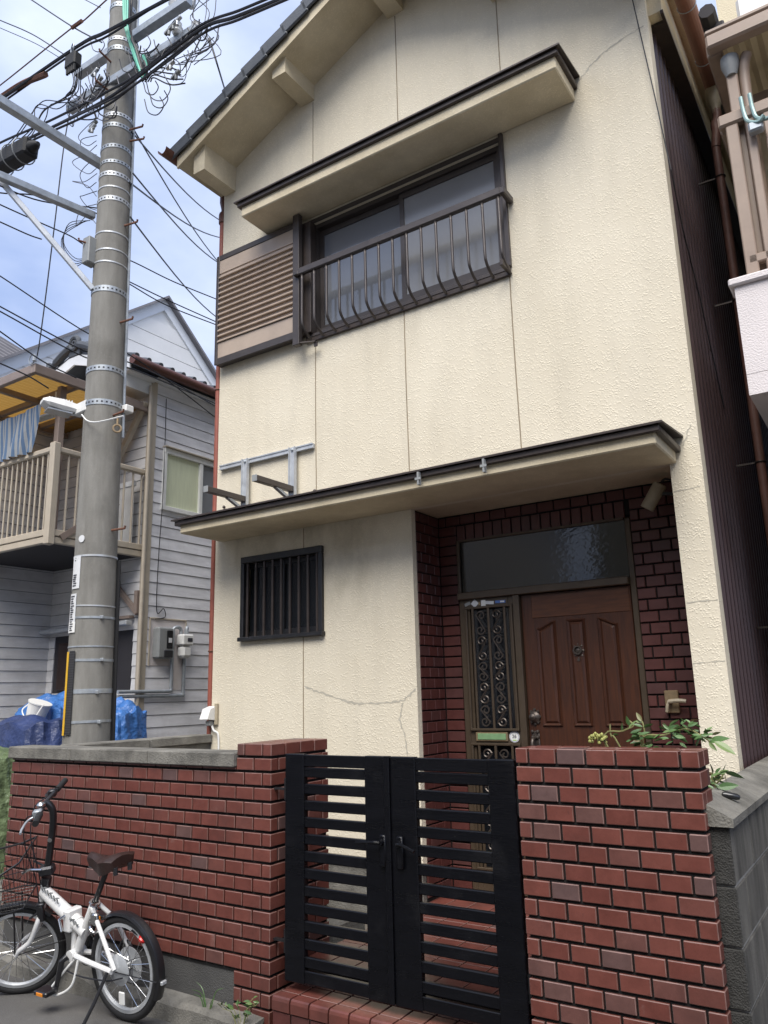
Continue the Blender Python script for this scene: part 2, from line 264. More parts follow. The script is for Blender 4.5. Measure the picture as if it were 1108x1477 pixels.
# ------------------------------------------------------------------ mesh builder
class MB:
    def __init__(s): s.v = []; s.f = []; s.sm = False
    def quad(s, a, b, c, d): k = len(s.v); s.v += [tuple(a), tuple(b), tuple(c), tuple(d)]; s.f.append((k, k + 1, k + 2, k + 3)); return s
    def box(s, x0, x1, y0, y1, z0, z1):
        k = len(s.v); s.v += [(x, y, z) for z in (z0, z1) for y in (y0, y1) for x in (x0, x1)]
        s.f += [tuple(k + i for i in q) for q in ((0, 2, 3, 1), (4, 5, 7, 6), (0, 1, 5, 4), (2, 6, 7, 3), (0, 4, 6, 2), (1, 3, 7, 5))]; return s
    def cbox(s, x0, x1, y0, y1, z0, z1, c=0.004):     # chamfered box
        import itertools
        c = min(c, (x1 - x0) * .45, (y1 - y0) * .45, (z1 - z0) * .45)
        bm = bmesh.new(); bmesh.ops.create_cube(bm, size=1)
        for v in bm.verts: v.co = Vector(((x0 + x1) / 2 + v.co.x * (x1 - x0), (y0 + y1) / 2 + v.co.y * (y1 - y0), (z0 + z1) / 2 + v.co.z * (z1 - z0)))
        bmesh.ops.bevel(bm, geom=bm.edges[:], offset=c, segments=1, affect='EDGES', profile=0.5)
        s.add_bm(bm); return s
    def add_bm(s, bm):
        k = len(s.v); bm.verts.index_update(); s.v += [tuple(v.co) for v in bm.verts]; s.f += [tuple(k + v.index for v in f.verts) for f in bm.faces]; bm.free()
    def bar(s, a, b, wd, ht, up=(0, 0, 1), c=0.0):    # rectangular bar from a to b
        a = Vector(a); b = Vector(b); d = (b - a); ln = d.length; d.normalize(); u = Vector(up)
        if abs(d.dot(u)) > 0.98: u = Vector((0, 1, 0))
        sd_ = d.cross(u).normalized(); u = sd_.cross(d)
        k0 = MB()
        if c: k0.cbox(-wd / 2, wd / 2, 0, ln, -ht / 2, ht / 2, c)
        else: k0.box(-wd / 2, wd / 2, 0, ln, -ht / 2, ht / 2)
        k = len(s.v); s.v += [tuple(a + sd_ * x + d * y + u * z) for x, y, z in k0.v]; s.f += [tuple(k + i for i in q) for q in k0.f]; return s
    def tube(s, pts, r, n=8, cap=True):
        pts = [Vector(p) for p in pts]; rs = list(r) if isinstance(r, (list, tuple)) else [r] * len(pts)
        if len(rs) != len(pts): rs = [rs[min(len(rs) - 1, round(i * (len(rs) - 1) / max(1, len(pts) - 1)))] for i in range(len(pts))]
        k = len(s.v); prev = None
        for i, p in enumerate(pts):
            t = (pts[min(i + 1, len(pts) - 1)] - pts[max(i - 1, 0)])
            t = t.normalized() if t.length > 1e-9 else Vector((0, 0, 1))
            if prev is None:
                a = Vector((0, 0, 1)) if abs(t.z) < 0.9 else Vector((1, 0, 0)); x = t.cross(a).normalized()
            else:
                x = prev - t * prev.dot(t)
                x = x.normalized() if x.length > 1e-6 else t.orthogonal().normalized()
            y = t.cross(x); prev = x
            s.v += [tuple(p + (x * math.cos(2 * math.pi * j / n) + y * math.sin(2 * math.pi * j / n)) * rs[i]) for j in range(n)]
        for i in range(len(pts) - 1):
            for j in range(n):
                a = k + i * n + j; b = k + i * n + (j + 1) % n; s.f.append((a, b, b + n, a + n))
        if cap:
            s.f.append(tuple(k + j for j in reversed(range(n)))); e = k + (len(pts) - 1) * n; s.f.append(tuple(e + j for j in range(n)))
        s.sm = True; return s
    def prism(s, poly, d, close=True):   # poly: 3D points (planar), extruded along vector d
        d = Vector(d); k = len(s.v); n = len(poly)
        s.v += [tuple(p) for p in poly] + [tuple(Vector(p) + d) for p in poly]
        s.f.append(tuple(k + i for i in range(n))); s.f.append(tuple(k + n + i for i in reversed(range(n))))
        for i in range(n): s.f.append((k + i, k + n + i, k + n + (i + 1) % n, k + (i + 1) % n))
        return s
    def ring(s, c, axis, r, t, n=32, m=8):
        c = Vector(c); ax = Vector(axis).normalized(); x = ax.orthogonal().normalized(); y = ax.cross(x)
        k = len(s.v)
        for i in range(n):
            a = 2 * math.pi * i / n; e = x * math.cos(a) + y * math.sin(a)
            for j in range(m): b = 2 * math.pi * j / m; s.v.append(tuple(c + e * (r + t * math.cos(b)) + ax * (t * math.sin(b))))
        for i in range(n):
            for j in range(m):
                s.f.append((k + i * m + j, k + ((i + 1) % n) * m + j, k + ((i + 1) % n) * m + (j + 1) % m, k + i * m + (j + 1) % m))
        s.sm = True; return s
    def lathe(s, c, axis, prof, n=20):   # prof: (r, h) pairs along axis
        c = Vector(c); ax = Vector(axis).normalized(); return s.tube([c + ax * h for r, h in prof], [max(r, 1e-4) for r, h in prof], n)
    def build(s, name, m, parent=None, loc=None, smooth=None):
        me = bpy.data.meshes.new(name); me.from_pydata(s.v, [], s.f); me.update()
        bm = bmesh.new(); bm.from_mesh(me)
        if getattr(s, "weld", False): bmesh.ops.remove_doubles(bm, verts=bm.verts[:], dist=1e-5)
        bmesh.ops.recalc_face_normals(bm, faces=bm.faces)
        if smooth if smooth is not None else s.sm:
            for f in bm.faces: f.smooth = True
            for e in bm.edges:
                if len(e.link_faces) == 2 and e.calc_face_angle(0) > 0.7: e.smooth = False
        bm.to_mesh(me); bm.free()
        return link(name, me, m, parent, loc)
def link(name, me, m, parent=None, loc=None, rot=None):
    if m and not me.materials: me.materials.append(MATS[m])
    o = bpy.data.objects.new(name, me); COL.objects.link(o)
    if loc is not None: o.location = loc
    if rot is not None: o.rotation_euler = rot
    if parent is not None:
        o.parent = parent
        if parent.type == 'EMPTY' and not parent.get('_local'): o.matrix_parent_inverse = Matrix.Translation(-parent.location)
    return o
def thing(name, label, cat, loc=(0, 0, 0), group=None):
    o = bpy.data.objects.new(name, None); COL.objects.link(o); o.location = loc; o.empty_display_size = 0.1
    o['label'] = label; o['category'] = cat
    if group: o['group'] = group
    return o
def tag(o, label, cat, group=None):
    o['label'] = label; o['category'] = cat
    if group: o['group'] = group
    return o
def struct(o): o['kind'] = 'structure'; return o
def cat_rom(pts, n=8):
    pts = [Vector(p) for p in pts]
    if len(pts) < 3: return pts
    P = [pts[0] * 2 - pts[1]] + pts + [pts[-1] * 2 - pts[-2]]; o = []
    for i in range(1, len(P) - 2):
        for k in range(n):
            t = k / n; a, b, c, d = P[i - 1:i + 3]
            o.append(0.5 * ((2 * b) + (c - a) * t + (2 * a - 5 * b + 4 * c - d) * t * t + (3 * b - a - 3 * c + d) * t ** 3))
    o.append(pts[-1]); return o
def text_mesh(body, size, depth=0.001):
    cu = bpy.data.curves.new('lettering', 'FONT'); cu.body = body; cu.size = size; cu.extrude = depth; cu.align_x = 'CENTER'; cu.align_y = 'CENTER'
    ob = bpy.data.objects.new('lettering', cu); me = bpy.data.meshes.new_from_object(ob); bpy.data.objects.remove(ob); bpy.data.curves.remove(cu); return me

_tc = {}
def tile_me(wd, ht, d=0.012, ch=0.0026, m='tile'):
    key = (round(wd, 3), round(ht, 3), round(d, 3), m)
    if key not in _tc:
        b = MB(); x0, x1, z0, z1 = -wd / 2, wd / 2, -ht / 2, ht / 2
        b.v = [(x0, 0, z0), (x1, 0, z0), (x1, 0, z1), (x0, 0, z1), (x0, -d + ch, z0), (x1, -d + ch, z0), (x1, -d + ch, z1), (x0, -d + ch, z1),
               (x0 + ch, -d, z0 + ch), (x1 - ch, -d, z0 + ch), (x1 - ch, -d, z1 - ch), (x0 + ch, -d, z1 - ch)]
        b.f = [(8, 9, 10, 11)] + [(4 + i, 4 + (i + 1) % 4, 8 + (i + 1) % 4, 8 + i) for i in range(4)] + [(i, (i + 1) % 4, 4 + (i + 1) % 4, 4 + i) for i in range(4)]
        me = bpy.data.meshes.new('tile'); me.from_pydata(b.v, [], b.f); me.materials.append(MATS[m]); me.materials.append(MATS['tile_edge' if m == 'tile' else m]); me.update(); _tc[key] = me
        for q in (1, 2, 3, 4): me.polygons[q].material_index = 1
    return _tc[key]
def tile_f(parent, x0, x1, z0, z1, Y, m='tile', d=0.012):   # tile on a wall facing -Y, face plane at Y
    j = random.uniform(-0.0012, 0.0012)
    return link('tile', tile_me(x1 - x0, z1 - z0, d, m=m), m, parent, ((x0 + x1) / 2, Y + d + j, (z0 + z1) / 2), (random.uniform(-.006, .006), 0, random.uniform(-.006, .006)))
def tile_x(parent, y0, y1, z0, z1, X, m='tile', d=0.012):   # tile on a wall facing +X
    return link('tile', tile_me(y1 - y0, z1 - z0, d, m=m), m, parent, (X - d + random.uniform(-.001, .001), (y0 + y1) / 2, (z0 + z1) / 2), (0, 0, math.pi / 2 + random.uniform(-.006, .006)))
_cb = {}
def cbox_me(a, b, c, m, ch=0.003):
    key = (round(a, 3), round(b, 3), round(c, 3), m, ch)
    if key not in _cb:
        k = MB().cbox(-a / 2, a / 2, -b / 2, b / 2, -c / 2, c / 2, ch); me = bpy.data.meshes.new('piece'); me.from_pydata(k.v, [], k.f); me.materials.append(MATS[m]); me.update(); _cb[key] = me
        if m == 'tile':
            me.materials.append(MATS['tile_edge'])
            for q in me.polygons: q.material_index = 0 if max(abs(q.normal.x), abs(q.normal.y), abs(q.normal.z)) > .97 else 1
    return _cb[key]
def piece(name, parent, x0, x1, y0, y1, z0, z1, m, ch=0.003, rot=None):
    return link(name, cbox_me(x1 - x0, y1 - y0, z1 - z0, m, ch), m, parent, ((x0 + x1) / 2, (y0 + y1) / 2, (z0 + z1) / 2), rot)
def holes_wall(mb, x0, x1, z0, z1, y0, y1, holes):
    xs = sorted({x0, x1, *[h[0] for h in holes], *[h[1] for h in holes]}); zs = sorted({z0, z1, *[h[2] for h in holes], *[h[3] for h in holes]})
    xs = [x for x in xs if x0 <= x <= x1]; zs = [z for z in zs if z0 <= z <= z1]
    solid = lambda i, j: 0 <= i < len(xs) - 1 and 0 <= j < len(zs) - 1 and not any(h[0] < (xs[i] + xs[i + 1]) / 2 < h[1] and h[2] < (zs[j] + zs[j + 1]) / 2 < h[3] for h in holes)
    for i in range(len(xs) - 1):
        for j in range(len(zs) - 1):
            if not solid(i, j): continue
            a, b, c, d = xs[i], xs[i + 1], zs[j], zs[j + 1]
            mb.quad((a, y0, c), (b, y0, c), (b, y0, d), (a, y0, d)); mb.quad((a, y1, c), (b, y1, c), (b, y1, d), (a, y1, d))
            if not solid(i - 1, j): mb.quad((a, y0, c), (a, y1, c), (a, y1, d), (a, y0, d))
            if not solid(i + 1, j): mb.quad((b, y0, c), (b, y1, c), (b, y1, d), (b, y0, d))
            if not solid(i, j - 1): mb.quad((a, y0, c), (b, y0, c), (b, y1, c), (a, y1, c))
            if not solid(i, j + 1): mb.quad((a, y0, d), (b, y0, d), (b, y1, d), (a, y1, d))
    return mb

# ================================================================== GROUND
g = MB(); g.quad((-150, -150, 0), (150, -150, 0), (150, 150, 0), (-150, 150, 0)); struct(g.build('road', 'asphalt'))
# irregular concrete footing strip along the foot of the boundary wall
fs = MB(); n = 34; rows = []
for i in range(n + 1):
    x = -5.35 + (2.62) * i / n; h = 0.085 + 0.03 * math.sin(i * .5) * math.exp(-((x + 4.0) / 0.7) ** 2) + random.uniform(-.006, .006); d = 2.945 + random.uniform(-.008, .008)
    rows.append([(x, d, -0.01), (x, d + .006, h - .018), (x, d + .03, h), (x, 3.06, h + .006)])
for a, b in zip(rows, rows[1:]):
    for k in range(3): fs.quad(a[k], b[k], b[k + 1], a[k + 1])
for e in (rows[0], rows[-1]): fs.quad(*e)
struct(fs.build('footing_strip', 'concrete'))
struct(MB().box(-4.6, -0.95, 3.2, 4.6, 0.0, 0.16).build('yard_ground', 'soil'))

# ================================================================== HOUSE
YF, YD = 4.40, 4.77
XL, XR, XM = -4.52, -0.775, -2.6475
SL = 0.455
def sof(x): return 6.196 + SL * ((x if x <= XM else 2 * XM - x) + 4.365)
house = thing('house', 'narrow cream stucco two storey house with gabled roof and brown front door', 'house', ((XL + XR) / 2, 4.4, 0))
wl = MB(); wl.weld = True
OPEN = [(-4.20, -3.43, 1.975, 2.59), (-2.66, -0.945, 0.0, 2.765), (-3.53, -1.835, 4.30, 5.28)]
holes_wall(wl, XL, XR, 0.46, 6.10, YF, YF + 0.05, OPEN)
wl.prism([(XL, YF, 6.10), (XR, YF, 6.10), (XR, YF, sof(XR) + .05), (XM, YF, sof(XM) + .05), (XL, YF, sof(XL) + .05)], (0, 0.05, 0))
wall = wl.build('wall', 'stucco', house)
# side walls, back, foundation
sw = MB().box(XL + 0.002, XL + 0.11, YF + 0.052, 11.0, 0.46, 6.12); sw.box(XL, XR, 10.9, 11.0, 0.46, 6.1); sw.build('side_wall', 'stucco_smooth', house); MB().box(XR - .11, XR, YF + .052, YF + .112, 0.2, 6.0).build('corner_return', 'stucco', house)
MB().box(XL + .012, -2.672, YF + .014, YF + .1, 0.0, 0.459).build('foundation', 'concrete', house)
# sealant joints in the stucco
for x, z0, z1 in ((-2.657, 5.44, 6.83), (-2.662, 2.86, 4.26), (-3.495, 5.44, 6.44), (-3.48, 2.86, 4.25), (-1.79, 5.44, 6.55), (-1.828, 2.86, 4.29), (-3.605, 0.46, 1.955), (-3.605, 2.6, 2.76)):
    pts = [(x + .0025 * math.sin(z * 3.1), YF - .0015, z) for z in [z0 + (z1 - z0) * i / 8 for i in range(9)]]
    b = MB()
    for a, c in zip(pts, pts[1:]): b.box(a[0] - .004, a[0] + .004, YF - .0015, YF + .01, a[2], c[2])
    b.build('wall_joint', 'groove', wall)
def ribbon(pts, wd, m, name, seed=0, jit=.006, base=wall):
    rn = random.Random(seed); P = []
    for a, b in zip(pts, pts[1:]):
        for k in range(10): t = k / 10; P.append((a[0] + (b[0] - a[0]) * t + rn.uniform(-jit, jit), a[1] + (b[1] - a[1]) * t + rn.uniform(-jit, jit)))
    P.append(pts[-1]); b_ = MB(); k = 0; prev = None
    for i, p in enumerate(P):
        q = P[min(i + 1, len(P) - 1)]; o_ = P[max(i - 1, 0)]; d = Vector((q[0] - o_[0], q[1] - o_[1])); d = d.normalized() if d.length else Vector((1, 0)); nn = Vector((-d.y, d.x)) * (wd / 2 * rn.uniform(.25, 1.6))
        cur = ((p[0] + nn.x, YF - .0012, p[1] + nn.y), (p[0] - nn.x, YF - .0012, p[1] - nn.y))
        if prev: b_.quad(prev[0], cur[0], cur[1], prev[1])
        prev = cur
    b_.build(name, m, base)
ribbon([(-3.595, 1.605), (-3.384, 1.542), (-3.139, 1.48), (-2.951, 1.481), (-2.77, 1.493), (-2.668, 1.57)], .012, 'repair', 'crack_repair', 1)
ribbon([(-2.775, 1.475), (-2.80, 1.38), (-2.765, 1.27), (-2.74, 1.10)], .009, 'repair', 'crack_repair', 2)
ribbon([(-1.25, 5.47), (-1.15, 5.56), (-1.02, 5.62), (-0.80, 5.66)], .009, 'repair', 'crack_repair', 3)
ribbon([(-0.86, 2.86), (-0.81, 2.97)], .006, 'repair', 'crack_repair', 4)
ribbon([(-0.94, 2.60), (-0.80, 2.61)], .006, 'repair', 'crack_repair', 5, .003)
ribbon([(-0.94, 1.98), (-0.78, 1.985)], .006, 'repair', 'crack_repair', 6, .003)
ribbon([(-0.94, 1.66), (-0.78, 1.665)], .005, 'repair', 'crack_repair', 7, .003)
# ---- roof
rf = MB()
for s in (-1, 1):
    xe = XM + s * (XM - (-4.66)); pol = [(xe, 3.99, sof(xe)), (XM, 3.99, sof(XM)), (XM, 3.99, sof(XM) + .14), (xe, 3.99, sof(xe) + .14)]
    rf.prism(pol, (0, 7.1, 0))
roof = rf.build('roof', 'stucco_smooth', house)
for s in (-1, 1):
    xe = XM + s * (XM - (-4.665))
    b = MB().prism([(xe, 3.968, sof(xe) - .012), (XM - s * .001, 3.968, sof(XM) - .012), (XM - s * .001, 3.968, sof(XM) + .095), (xe, 3.968, sof(xe) + .095)], (0, .021, 0))
    b.build('barge_board', 'stucco_smooth', roof)
# verge tiles, each a folded piece overlapping the one below
tv = MB(); pitch = .235
cs = 1 / math.hypot(1, SL); a_ = math.atan(SL)
vt = MB()   # local: x up the slope, y depth, z normal to the slope
vt.cbox(-.01, .262, -.035, .24, .03, .058, .007); vt.cbox(-.008, .262, -.037, -.012, -.062, .05, .008); vt.cbox(-.014, .03, -.036, .24, -.005, .035, .006)
vme = bpy.data.meshes.new('roof_tile'); vme.from_pydata(vt.v, [], vt.f); vme.materials.append(MATS['roof_tile'])
for i in range(10):
    x = -4.72 + i * pitch * cs
    link('roof_tile', vme, 'roof_tile', roof, (x, 3.965, sof(x) + .155), (0, -a_ + .085, 0))
    if i < 9: link('roof_tile', vme, 'roof_tile', roof, (2 * XM - x, 3.965, sof(x) + .155), (0, a_, math.pi) if False else (0, -a_ + .085, math.pi)).location.y = 4.17
# field tile rows
ft = MB()
for s in (-1, 1):
    for i in range(10):
        x0 = -4.72 + i * pitch * cs; x1 = x0 + .26 * cs
        p = [(x0, sof(x0) + .215), (x1, sof(x1) + .175), (x1, sof(x1) + .155), (x0, sof(x0) + .175)]
        if s == 1: p = [(2 * XM - a, b) for a, b in p]
        ft.prism([(a, 4.2, b) for a, b in p], (0, 6.9, 0))
o = ft.build('roof_tile_field', 'roof_tile', roof); o['kind'] = 'stuff'
MB().tube([(XM, 3.98, sof(XM) + .26), (XM, 11.1, sof(XM) + .26)], .09, 12).build('ridge_tile', 'roof_tile', roof)
# purlin ends
for x0, x1, zb in ((-4.51, -4.378, 5.95), (-3.616, -3.477, 6.455), (-2.72, -2.575, 6.84), (-1.818, -1.679, 6.455), (-0.917, -0.785, 5.95)):
    b = MB().prism([(x0, 4.02, zb), (x1, 4.02, zb), (x1, 4.02, sof(x1) + .03), (x0, 4.02, sof(x0) + .03)], (0, .379, 0)); b.build('purlin_end', 'stucco_smooth', house)
# ---- canopies
def canopy(x0, x1, yf, z0, z1, ov):
    c = MB().cbox(x0, x1, yf, YF - .001, z0, z1 - .03, .008).build('canopy', 'stucco_smooth', house)
    f = MB()
    f.prism([(x0 - ov - .02, yf - ov - .018, z1), (x1 + ov + .02, yf - ov - .018, z1), (x1 + ov + .02, YF - .002, z1 + .05), (x0 - ov - .02, YF - .002, z1 + .05)], (0, 0, -.012))
    f.cbox(x0 - ov, x1 + ov, yf - ov, yf - ov + .03, z1 - .047, z1 - .013, .004)
    f.cbox(x1 + ov - .03, x1 + ov, yf - ov + .03, YF - .003, z1 - .047, z1 - .013, .004); f.cbox(x0 - ov, x0 - ov + .03, yf - ov + .03, YF - .003, z1 - .047, z1 - .013, .004)
    f.build('flashing', 'brown_dark', c)
    return c
canopy(-3.965, -1.28, 4.05, 5.335, 5.465, .025)
lc = canopy(-4.45, -0.905, 3.955, 2.762, 2.868, .03)
for x in (-2.30, -1.86):
    MB().box(x - .006, x + .006, 3.895, 3.925, 2.77, 2.85).box(x - .02, x + .02, 3.893, 3.9, 2.80, 2.815).build('gutter_clip', 'grey_plastic', lc)
# ---- left: eave gutter and red downpipe
gl = MB()
for i in range(10):
    a0 = math.pi + math.pi * i / 10; a1 = math.pi + math.pi * (i + 1) / 10
    p = lambda a, y, r: (-4.715 + r * math.cos(a), y, 6.185 + r * math.sin(a))
    gl.quad(p(a0, 3.84, .055), p(a1, 3.84, .055), p(a1, 11, .055), p(a0, 11, .055)); gl.quad(p(a0, 3.84, .05), p(a1, 3.84, .05), p(a1, 11, .05), p(a0, 11, .05)); gl.quad(p(a0, 3.84, .055), p(a1, 3.84, .055), p(a1, 3.84, .05), p(a0, 3.84, .05))
gl.build('gutter', 'gutter_brown', house)
b = MB().lathe((-4.66, 4.55, 6.03), (0, 0, -1), [(.05, -.06), (.05, .0), (.035, .07), (.035, .1)], 14); b.tube(cat_rom([(-4.66, 4.55, 5.95), (-4.655, 4.54, 5.88), (-4.61, 4.50, 5.84), (-4.565, 4.43, 5.80), (-4.553, 4.418, 5.70)]), .034, 12)
dp = MB().tube([(-4.553, 4.418, 5.72), (-4.553, 4.418, 0.05)], .024, 12).build('downpipe', 'pipe_red', house)
b.build('downpipe_elbow', 'gutter_brown', dp)
for z in (1.9, 3.0, 4.1, 5.2): MB().ring((-4.553, 4.418, z), (0, 0, 1), .026, .006, 16, 6).build('pipe_clip', 'rust', dp)
# ---- upper window
wn = thing_w = MB().box(-3.53, -1.835, 4.425, 4.50, 5.245, 5.28).box(-3.53, -1.835, 4.425, 4.50, 4.30, 4.345).box(-3.53, -3.485, 4.425, 4.50, 4.345, 5.245).box(-1.875, -1.835, 4.425, 4.50, 4.345, 5.245).build('window', 'brown_alu', house)
MB().cbox(-3.56, -1.815, 4.375, 4.424, 4.272, 4.30, .004).cbox(-1.835, -1.805, 4.372, 4.424, 4.3, 5.33, .004).cbox(-3.56, -1.835, 4.385, 4.424, 5.281, 5.315, .004).build('window_surround', 'brown_alu', wn)
for x0, x1, y, nm, gm in ((-3.485, -2.66, 4.475, 'sash', 'glass_upper'), (-2.70, -1.876, 4.445, 'sash', 'glass_frosted')):
    z0, z1 = 4.346, 5.244; t = .036
    sh = MB().box(x0, x0 + t, y, y + .024, z0, z1).box(x1 - t, x1, y, y + .024, z0, z1).box(x0 + t, x1 - t, y, y + .024, z0, z0 + .05).box(x0 + t, x1 - t, y, y + .024, z1 - .045, z1).build('sash', 'brown_alu', wn)
    MB().box(x0 + t - .004, x1 - t + .004, y + .01, y + .014, z0 + .046, z1 - .041).build('pane', gm, wn)
MB().box(-3.53, -1.84, 4.506, 4.51, 4.3, 5.28).build('blind_wall', 'dark_and_shade', wn)
# shutter box with louvred front
sb = MB().cbox(-4.508, -3.60, 4.335, 4.399, 4.285, 5.30, .004).build('shutter_box', 'brown_alu', house)
MB().cbox(-4.475, -3.625, 4.322, 4.334, 5.125, 5.25, .003).cbox(-4.475, -3.625, 4.322, 4.334, 4.335, 4.475, .003).box(-4.475, -3.625, 4.331, 4.334, 4.475, 5.125).build('shutter_panel', 'louvre', sb)
MB().cbox(-4.512, -4.476, 4.318, 4.3345, 4.282, 5.303, .004).cbox(-4.476, -3.60, 4.318, 4.3345, 5.2505, 5.303, .004).cbox(-4.476, -3.60, 4.314, 4.3345, 4.27, 4.334, .004).build('shutter_frame', 'brown_alu', sb)
npl = 13; pp = (5.125 - 4.475) / npl
lm = MB().prism([(-4.472, 0, .004), (-4.472, -.022, 0), (-4.472, -.024, .006), (-4.472, -.012, pp * .42), (-4.472, 0, pp * .55)], (.845, 0, 0))
lme = bpy.data.meshes.new('louvre_slat'); lme.from_pydata(lm.v, [], lm.f); lme.materials.append(MATS['louvre'])
for i in range(npl): link('louvre_slat', lme, 'louvre', sb, (0, 4.3315, 4.477 + i * pp))
MB().cbox(-3.598, -3.486, 4.345, 4.424, 4.302, 5.28, .004).build('shutter_end', 'brown_dark', sb)
# post and guard rail
MB().cbox(-3.612, -3.548, 4.275, 4.325, 4.19, 5.332, .004).build('shutter_post', 'brown_alu', house)
MB().bar((-3.55, 4.30, 4.205), (-3.43, 4.34, 4.20), .03, .008).bar((-3.43, 4.34, 4.20), (-3.43, 4.34, 4.16), .03, .008).build('post_bracket', 'brown_dark', house)
rl = MB().cbox(-3.56, -1.79, 4.245, 4.285, 4.762, 4.822, .008).cbox(-1.80, -1.762, 4.2455, 4.399, 4.763, 4.815, .008).cbox(-3.58, -3.53, 4.240, 4.292, 4.765, 4.80, .006).build('guard_rail', 'brown_alu', house)
br = MB().tube(cat_rom([(0, 4.265, 4.77), (0, 4.265, 4.55), (0, 4.265, 4.37), (0, 4.278, 4.325), (0, 4.31, 4.29), (0, 4.36, 4.262), (0, 4.392, 4.25)], 5), .0105, 8)
bme = bpy.data.meshes.new('guard_bar'); bme.from_pydata(br.v, [], br.f); bme.materials.append(MATS['brown_alu'])
for p in bme.polygons: p.use_smooth = True
for i in range(15): link('guard_bar', bme, 'brown_alu', rl, (-3.505 + i * (1.69 / 14), 0, 0))
MB().cbox(-3.56, -1.82, 4.375, 4.398, 4.235, 4.27, .003).cbox(-1.835, -1.812, 4.262, 4.398, 4.255, 4.30, .003).build('rail_foot', 'brown_dark', rl)
# ---- small barred window
w2 = MB().cbox(-4.215, -3.415, 4.37, 4.425, 2.555, 2.605, .004).cbox(-4.225, -3.405, 4.355, 4.425, 1.955, 1.985, .004).cbox(-4.215, -4.18, 4.371, 4.425, 1.985, 2.555, .004).cbox(-3.45, -3.415, 4.371, 4.425, 1.985, 2.555, .004).build('window', 'black_bar', house)
MB().box(-4.18, -3.45, 4.452, 4.46, 1.985, 2.555).build('pane', 'glass_black', w2)
MB().box(-4.18, -3.45, 4.44, 4.452, 1.985, 2.03).box(-3.86, -3.82, 4.435, 4.452, 2.03, 2.555).box(-4.18, -3.45, 4.44, 4.452, 2.52, 2.555).build('sash', 'black_bar', w2)
for i in range(9): piece('window_bar', w2, -4.165 + i * .0855, -4.147 + i * .0855, 4.385, 4.403, 1.985, 2.555, 'brown_dark', .003)
# ---- porch: ceiling, return wall, door wall and tiles
MB().box(-2.72, -0.9, YF + .002, 5.0, 2.768, 2.86).build('porch_ceiling', 'stucco_smooth', house)
pw = MB().box(-2.70, -2.67, YF + .053, 4.95, 0.2, 2.767).box(-2.67, -2.515, YD + .012, YD + .09, 0.2, 2.767).box(-2.515, -1.30, YD + .012, YD + .09, 2.595, 2.767).box(-1.30, -0.84, YD + .012, YD + .09, .2, 2.767).build('porch_wall', 'joint', house)
MB().box(-0.946, -0.83, YF + .052, 4.95, .2, 2.7605).build('porch_side_wall', 'stucco_smooth', house)
TP, TH = .1165, .0605
zt = 2.755; rowi = 0
while zt > 0.30:
    z0 = zt - TH
    off = 0 if rowi % 2 else -TP / 2
    # return wall (faces +X)
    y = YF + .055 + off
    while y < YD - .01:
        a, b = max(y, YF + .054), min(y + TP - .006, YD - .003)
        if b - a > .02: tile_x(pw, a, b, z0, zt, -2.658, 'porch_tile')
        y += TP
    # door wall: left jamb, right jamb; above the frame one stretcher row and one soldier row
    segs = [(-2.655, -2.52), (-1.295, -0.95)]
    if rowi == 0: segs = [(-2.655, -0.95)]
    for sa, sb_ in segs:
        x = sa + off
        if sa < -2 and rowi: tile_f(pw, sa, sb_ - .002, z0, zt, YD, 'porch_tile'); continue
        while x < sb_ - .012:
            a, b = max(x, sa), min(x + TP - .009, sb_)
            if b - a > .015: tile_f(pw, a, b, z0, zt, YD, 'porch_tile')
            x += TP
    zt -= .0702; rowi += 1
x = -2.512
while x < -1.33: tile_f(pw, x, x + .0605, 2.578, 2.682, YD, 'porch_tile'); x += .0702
# door frame, transom, sidelight, door
fr = MB()
fr.cbox(-2.512, -2.47, 4.755, 4.81, .30, 2.155, .004).cbox(-2.516, -2.496, 4.755, 4.81, 2.205, 2.575, .003).cbox(-1.335, -1.299, 4.772, 4.81, .30, 2.575, .004).cbox(-2.496, -1.335, 4.76, 4.81, 2.562, 2.58, .003)
fr.cbox(-2.512, -1.335, 4.725, 4.815, 2.155, 2.205, .005).cbox(-2.105, -2.06, 4.73, 4.812, .30, 2.155, .004)
door_frame = fr.build('door_frame', 'bronze_alu', house)
MB().box(-2.496, -1.335, 4.775, 4.785, 2.205, 2.562).build('transom_pane', 'glass_dark', door_frame)
sl = MB().cbox(-2.47, -2.43, 4.752, 4.80, .31, 2.154, .003).cbox(-2.145, -2.106, 4.752, 4.80, .31, 2.154, .003).cbox(-2.43, -2.145, 4.752, 4.80, 2.09, 2.154, .003).cbox(-2.43, -2.145, 4.752, 4.80, 1.20, 1.30, .003).cbox(-2.43, -2.145, 4.752, 4.80, .31, .45, .003)
side = sl.build('sidelight', 'bronze_alu', house)
MB().box(-2.43, -2.145, 4.785, 4.79, .45, 1.20).box(-2.43, -2.145, 4.785, 4.79, 1.30, 2.09).build('pane', 'glass_black', side)
for z0, z1 in ((1.30, 2.09), (.45, 1.20)):
    for x in (-2.455, -2.405, -2.2875, -2.17, -2.12): piece('grille_bar', side, x - .008, x + .008, 4.734, 4.748, z0 - .01, z1 + .01, 'bronze_alu', .003)
    piece('grille_bar', side, -2.463, -2.112, 4.732, 4.747, z1 - .004, z1 + .012, 'bronze_alu', .003); piece('grille_bar', side, -2.463, -2.112, 4.732, 4.747, z0 - .012, z0 + .004, 'bronze_alu', .003)
